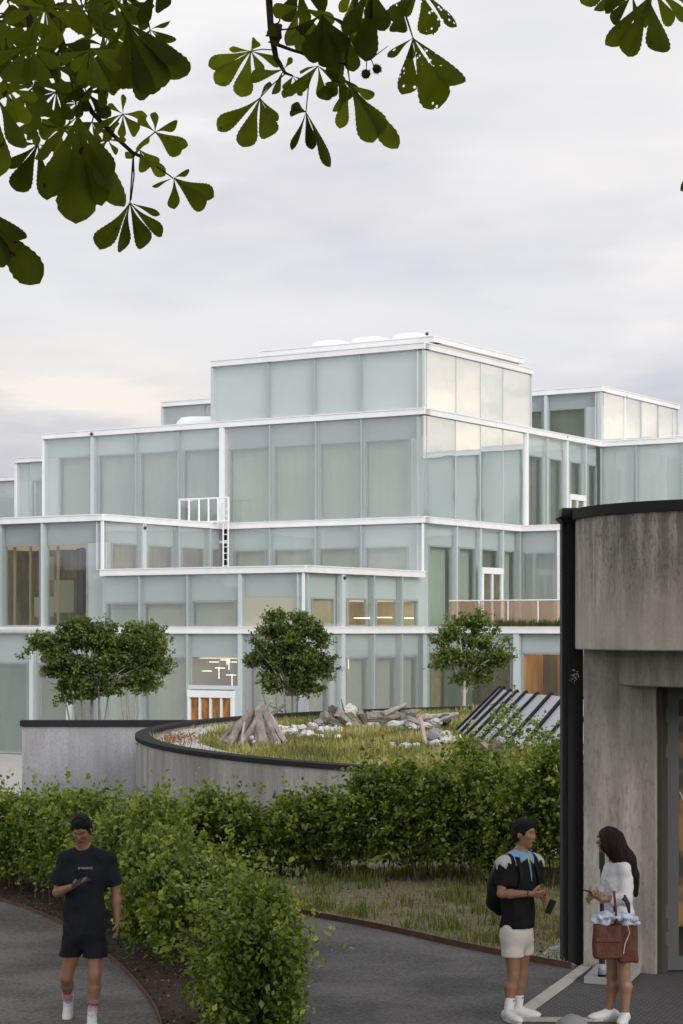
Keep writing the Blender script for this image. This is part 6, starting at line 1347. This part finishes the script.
def leaflet(M, A, B, wd, roll=0., fold=.35, sag=.06):
    """obovate pointed leaflet from A to B, wd half width"""
    A = Vector(A); B = Vector(B); ax = B-A; L = ax.length; ax.normalize(); view = Vector((0,1,0)); sd = ax.cross(view)
    if sd.length < .05: sd = Vector((1,0,0))
    sd.normalize(); nr = sd.cross(ax); sd, nr = sd*math.cos(roll)+nr*math.sin(roll), nr*math.cos(roll)-sd*math.sin(roll); V = []; K = len(PROF)
    ph = random.uniform(0, 6)
    for i, (t, w_) in enumerate(PROF):
        c = A+ax*L*t-nr*(sag*L*math.sin(t*2.6)); ser = 1+(.035*(1 if i % 2 else -1) if .2 < t < .95 else 0)
        V += [c-sd*wd*w_*ser+nr*abs(wd*w_)*fold-ax*L*.02*w_, c-sd*wd*w_*.5+nr*abs(wd*w_)*fold*.38, c, c+sd*wd*w_*.5+nr*abs(wd*w_)*fold*.38, c+sd*wd*w_*ser+nr*abs(wd*w_)*fold-ax*L*.02*w_]
    F = [(i*5+j, i*5+j+1, (i+1)*5+j+1, (i+1)*5+j) for i in range(K-1) for j in range(4)]
    M.add(V, F)
def compound(root, hub, tips, d, m=None, wr=.24, pet=None):
    """hub px; tips list of (px, py[, width ratio[, roll]])"""
    M = MB(); H = P(hub[0], hub[1], d)
    for t in tips:
        dz = random.uniform(-.07,.05)*d/5; B = P(t[0], t[1], d+dz); L = (B-H).length; leaflet(M, H, B, L*(t[2] if len(t) > 2 else wr)*.78, t[3] if len(t) > 3 else random.uniform(-.9,.9), random.uniform(.15,.6))
    if pet: q = P(pet[0], pet[1], d+.05); M.tube([q, (q+H)/2+Vector((0,0,.004)), H], [.0022,.0018,.0016], 5)
    return M.build('leaf', m or clm, root, True)
def rndleaf(root, hub, L, ang, d, n=6, spread=150, droop=1.):
    tips = []
    for i in range(n):
        a = math.radians(ang+(i-(n-1)/2)*spread/(n-1)+random.uniform(-15,15)); l = L*(1-.35*abs(i-(n-1)/2)/(n/2))*random.uniform(.65,1.12); tips.append((hub[0]+l*math.cos(a), hub[1]+l*math.sin(a)*random.uniform(.8,1.), random.uniform(.2,.30)))
    return compound(root, hub, tips, d, pet=(hub[0]-L*.5*math.cos(math.radians(ang))+random.uniform(-5,5), hub[1]-L*.7))
tree = empty('chestnut_tree', (-3.2,-1.5,0), 'horse chestnut tree over the path, its leafy branches hanging into the top of the photo', 'tree')
def limb(px, r, d=None, up=None):
    pts = [P(a, b, c) for a, b, c in px]; 
    M = MB(); 
    if up: pts = [Vector(up)]+pts; r = [r[0]*3]+list(r)
    M.tube(pts, r, 7); return M.build('branch', twig, tree, True)
# middle branch
limb([(268,-30,6.1),(269,0,6.05),(271,30,6),(276,58,6),(285,73,6),(293,76,6)], [.012,.011,.010,.0085,.005,.003], up=(-.9,5.0,7.4))
limb([(276,44,6),(292,50,6),(308,55,6),(322,60,6.02),(346,64,6)], [.006,.005,.004,.004,.003])
limb([(271,30,6),(279,22,6),(284,5,6.0)], [.003,.0025,.002]); limb([(276,30,6),(290,29,6),(298,27,6)], [.003,.0025,.002])
M = MB(); M.ball(P(275,33,6), (.020,.016,.028), 3, .5, 8, 3); M.build('bud_cluster', twig, tree, True)
limb([(352,-40,6.2),(356,0,6.1),(352,30,6.05),(346,58,6),(350,84,6)], [.009,.008,.005,.004,.002], up=(-.4,5.2,7.6)); limb([(398,-30,6.2),(402,5,6),(413,38,6)], [.004,.003,.002], up=(.3,5.2,7.6))
compound(tree, (251,51), [(208,66,.22),(241,98,.24),(215,84,.25),(229,49,.18),(257,40,.3),(282,64,.24),(262,72,.2)], 6, pet=(274,50))
compound(tree, (284,69), [(250,79,.24),(273,95,.27),(292,58,.2)], 5.95, pet=(280,62))
compound(tree, (260,98), [(217,130,.24),(243,148,.25),(270,138,.26),(278,121,.2),(270,82,.24)], 5.9, pet=(285,74))
compound(tree, (306,112), [(291,150,.15),(329,168,.20),(312,150,.2),(292,105,.3),(290,112,.3),(312,148,.25)], 5.9, pet=(310,74))
compound(tree, (350,85), [(340,129,.22),(398,150,.15),(373,144,.20),(374,98,.2),(333,112,.24),(384,134,.22),(325,84,.2)], 5.95, pet=(347,62))
compound(tree, (413,38), [(388,58,.25),(403,95,.30),(440,109,.28),(463,85,.24),(411,60,.28)], 5.8, m=clh, pet=(404,10))
compound(tree, (420,-10), [(433,35,.36),(456,28,.28),(402,16,.25),(388,20,.22)], 5.9, m=clh)
compound(tree, (403,6), [(397,33,.28),(378,18,.25),(412,10,.3)], 6.0)
compound(tree, (372,-14), [(364,62,.27),(385,32,.22),(345,34,.2),(370,20,.25)], 5.9); compound(tree, (300,6), [(287,46,.3),(322,46,.22),(272,12,.25),(304,56,.24),(335,22,.24)], 6.0)
compound(tree, (322,14), [(308,62,.27),(330,68,.26),(346,52,.28),(350,28,.22),(296,34,.2)], 5.95); compound(tree, (318,66), [(296,92,.27),(322,100,.30),(345,86,.27),(300,72,.2),(286,97,.22)], 6.0)
compound(tree, (346,30), [(334,82,.24),(354,72,.26),(362,50,.2),(330,44,.2)], 6.05); compound(tree, (298,28), [(294,45,.34),(310,40,.2)], 6.0); compound(tree, (338,76), [(321,100,.24),(348,102,.24),(360,92,.2),(332,98,.22)], 6.03)
compound(tree, (293,76), [(284,90,.3),(302,96,.3),(283,98,.25),(310,84,.25)], 6.05); compound(tree, (356,-14), [(352,38,.3),(340,12,.25),(374,8,.3)], 6.1); compound(tree, (300,-16), [(284,22,.28),(306,24,.28),(327,10,.25),(270,-2,.25)], 6.1)
compound(tree, (282,38), [(268,34,.3),(271,44,.3),(278,24,.25),(268,28,.25)], 6.02)
frm = mat('spiky_green_husk', (.05,.055,.02), .8, bump=1., bscale=60)
for (a, b) in ((366,74),(377,69)):
    c = P(a, b, 5.9); M = MB(); M.ball(c, .0135, a, .1, 8)
    for i in range(40):
        v = Vector((random.gauss(0,1), random.gauss(0,1), random.gauss(0,1))).normalized(); M.tube([c+v*.011, c+v*.0185], [.0018,.0003], 3)
    M.build('fruit', frm, tree, True)
limb([(366,58,5.95),(376,55,5.95),(388,46,5.95)], [.002,.0018,.001]); limb([(370,57,5.95),(374,66,5.92)], [.0015,.0015]); limb([(367,58,5.95),(366,72,5.92)], [.0015,.0015])
# left branch
limb([(20,-60,4.9),(45,-10,4.8),(60,40,4.7),(72,75,4.65),(92,112,4.6),(112,134,4.6),(133,153,4.6),(150,160,4.6)], [.016,.014,.011,.009,.006,.005,.0045,.002], up=(-1.6,3.6,6.9))
limb([(133,153,4.6),(134,175,4.58),(131,200,4.55)], [.0025,.0018,.0015]); limb([(133,153,4.6),(150,162,4.6),(173,178,4.58)], [.003,.0022,.0015]); limb([(92,112,4.6),(110,128,4.6),(123,114,4.6)], [.003,.002,.0015])
limb([(-20,60,4.6),(10,100,4.55),(39,143,4.5)], [.006,.004,.002]); limb([(10,-30,4.5),(30,20,4.4),(28,80,4.4)], [.01,.008,.004])
compound(tree, (130,203), [(99,249,.30),(122,253,.24),(145,248,.24),(163,236,.20),(160,215,.16)], 4.55, pet=(133,160))
compound(tree, (155,132), [(155,112,.4),(178,124,.26),(188,146,.24),(181,155,.24),(136,150,.24),(138,118,.22)], 4.6, pet=(136,152)); compound(tree, (174,178), [(174,209,.30),(205,209,.26),(214,197,.26),(152,187,.22),(190,172,.2)], 4.58)
compound(tree, (123,114), [(100,125,.26),(108,104,.26),(124,94,.22),(147,116,.28),(138,134,.25),(122,138,.26),(104,142,.25)], 4.62); compound(tree, (140,150), [(158,166,.3),(150,138,.3),(165,176,.25),(126,158,.3),(146,172,.28)], 4.6)
compound(tree, (38,144), [(17,144,.12),(8,168,.20),(16,192,.26),(48,200,.26),(56,150,.22),(28,128,.2)], 4.5, pet=(20,110))
compound(tree, (78,116), [(76,224,.25,.1),(46,198,.20,.3),(103,206,.20,-.4),(36,160,.22),(112,176,.2)], 4.3, pet=(70,76)); compound(tree, (84,122), [(123,208,.20,.7),(108,192,.2,.8),(70,190,.2)], 4.35)
compound(tree, (127,22), [(188,77,.21,.2),(166,88,.18),(153,96,.24,.3),(146,101,.2),(122,90,.24),(92,78,.24),(180,66,.17)], 4.3, pet=(110,-10))
compound(tree, (-22,206), [(40,284,.22,.1),(4,268,.25),(-20,280,.25),(26,240,.22)], 4.0, pet=(-40,160)); compound(tree, (-4,96), [(2,177,.24),(22,150,.22),(-20,160,.25)], 4.2); compound(tree, (158,-16), [(164,11,.28),(140,24,.25),(180,-6,.25)], 4.5)
random.seed(21)
for (a, b, L, an_, d) in ((10,12,62,80,4.4),(45,8,66,95,4.2),(82,6,62,75,4.5),(112,0,50,70,4.6),(134,2,30,60,4.6),(0,50,62,85,4.3),(30,46,60,100,4.15),(62,44,64,80,4.3),(90,50,62,90,4.2),(116,58,52,85,4.5),(8,88,54,70,4.25),(34,86,58,110,4.4),(56,92,50,90,4.5),(20,-16,60,90,4.7),(70,-12,60,95,4.7),(100,80,44,100,4.5),(130,66,36,95,4.6),(104,30,52,120,4.4),(-6,20,60,60,4.6),(50,66,56,60,4.6),(14,66,50,120,4.7),(86,92,44,60,4.55),(126,-8,44,100,4.7),(92,122,30,100,4.6),(108,140,26,120,4.6),(30,120,30,60,4.45),(60,128,44,100,4.45),(150,30,34,60,4.55)):
    rndleaf(tree, (a, b), L*.92, an_, d, random.choice((5,6,7)), random.uniform(130,230))
    if random.random() < .5: rndleaf(tree, (a+random.uniform(-14,10), b+random.uniform(-20,6)), L*.7, an_+random.uniform(-50,50), d+.25, 6, 180)
# right branch
limb([(668,-60,5.1),(660,-20,5),(652,-4,5)], [.008,.005,.003], up=(1.2,4.2,6.9))
compound(tree, (648,-2), [(606,46,.24),(627,57,.26),(662,54,.27),(645,28,.2),(632,20,.2)], 5, pet=(654,-20)); compound(tree, (618,-14), [(581,5,.24),(606,14,.24),(624,10,.25),(596,12,.2)], 5.1); compound(tree, (655,-10), [(690,19,.28),(702,2,.25),(672,26,.24),(640,20,.2)], 5.05); compound(tree, (700,166), [(681,191,.26),(706,204,.25),(722,180,.25)], 4.9, pet=(712,120)); limb([(712,-30,5),(716,60,4.95),(712,130,4.9)], [.006,.005,.002], up=(1.5,4.2,6.9))
compound(tree, (632,-6), [(612,24,.25),(604,10,.25),(640,26,.25)], 5.05)
# trunk, and an unseen crown added and shaped to shade the foreground
M = MB(); M.tube([(-3.2,-1.5,-.3),(-3.15,-1.5,.6),(-3.05,-1.4,3),(-2.9,-1.2,5.5),(-2.6,-.6,8),(-2.4,-.3,10.5)], [.46,.36,.30,.26,.2,.1], 14); M.build('trunk', bark, tree, True)
for e_ in ((-.9,5.0,7.4),(-.4,5.2,7.6),(.3,5.2,7.6),(-1.6,3.6,6.9),(1.2,4.2,6.9),(1.5,4.2,6.9),(3,1,8.5),(-6,2,8.5),(-5,-4,8.8),(0,-5,9)):
    e_ = Vector(e_); s_ = Vector((-2.85,-1.1,random.uniform(5.2,7))); M = MB(); M.tube([s_, s_.lerp(e_,.35)+Vector((0,0,.7)), s_.lerp(e_,.75)+Vector((0,0,.6)), e_], [.13,.09,.06,.036], 8); M.build('branch', bark, tree, True)
n = NSHADE; pos = RNG.normal(size=(n*3,3)); pos = unit(pos)*(RNG.uniform(.3,1,n*3)**.4)[:,None]*np.array([13,14,8.])+np.array([-.5,3,12.]); k = (pos[:,2] > np.where(pos[:,1] < -1.8, 3.6, CZ+.37*np.maximum(pos[:,1],0)+1.3)) & (np.hypot(pos[:,0], pos[:,1]+1.5) > 1.3); pos = pos[k][:n]
shade_crown_m = leaf_mat('shade_crown_leaf', [(0,(.03,.045,.010)), (1,(.075,.11,.02))], .35, .5)
ax_ = RNG.normal(size=pos.shape); ax_[:,2] -= .8
leaves('crown', pos, RNG.uniform(.35,.65,len(pos)), ax_, shade_crown_m, tree, RNG.uniform(0,1,len(pos)), .45, .2, .6)
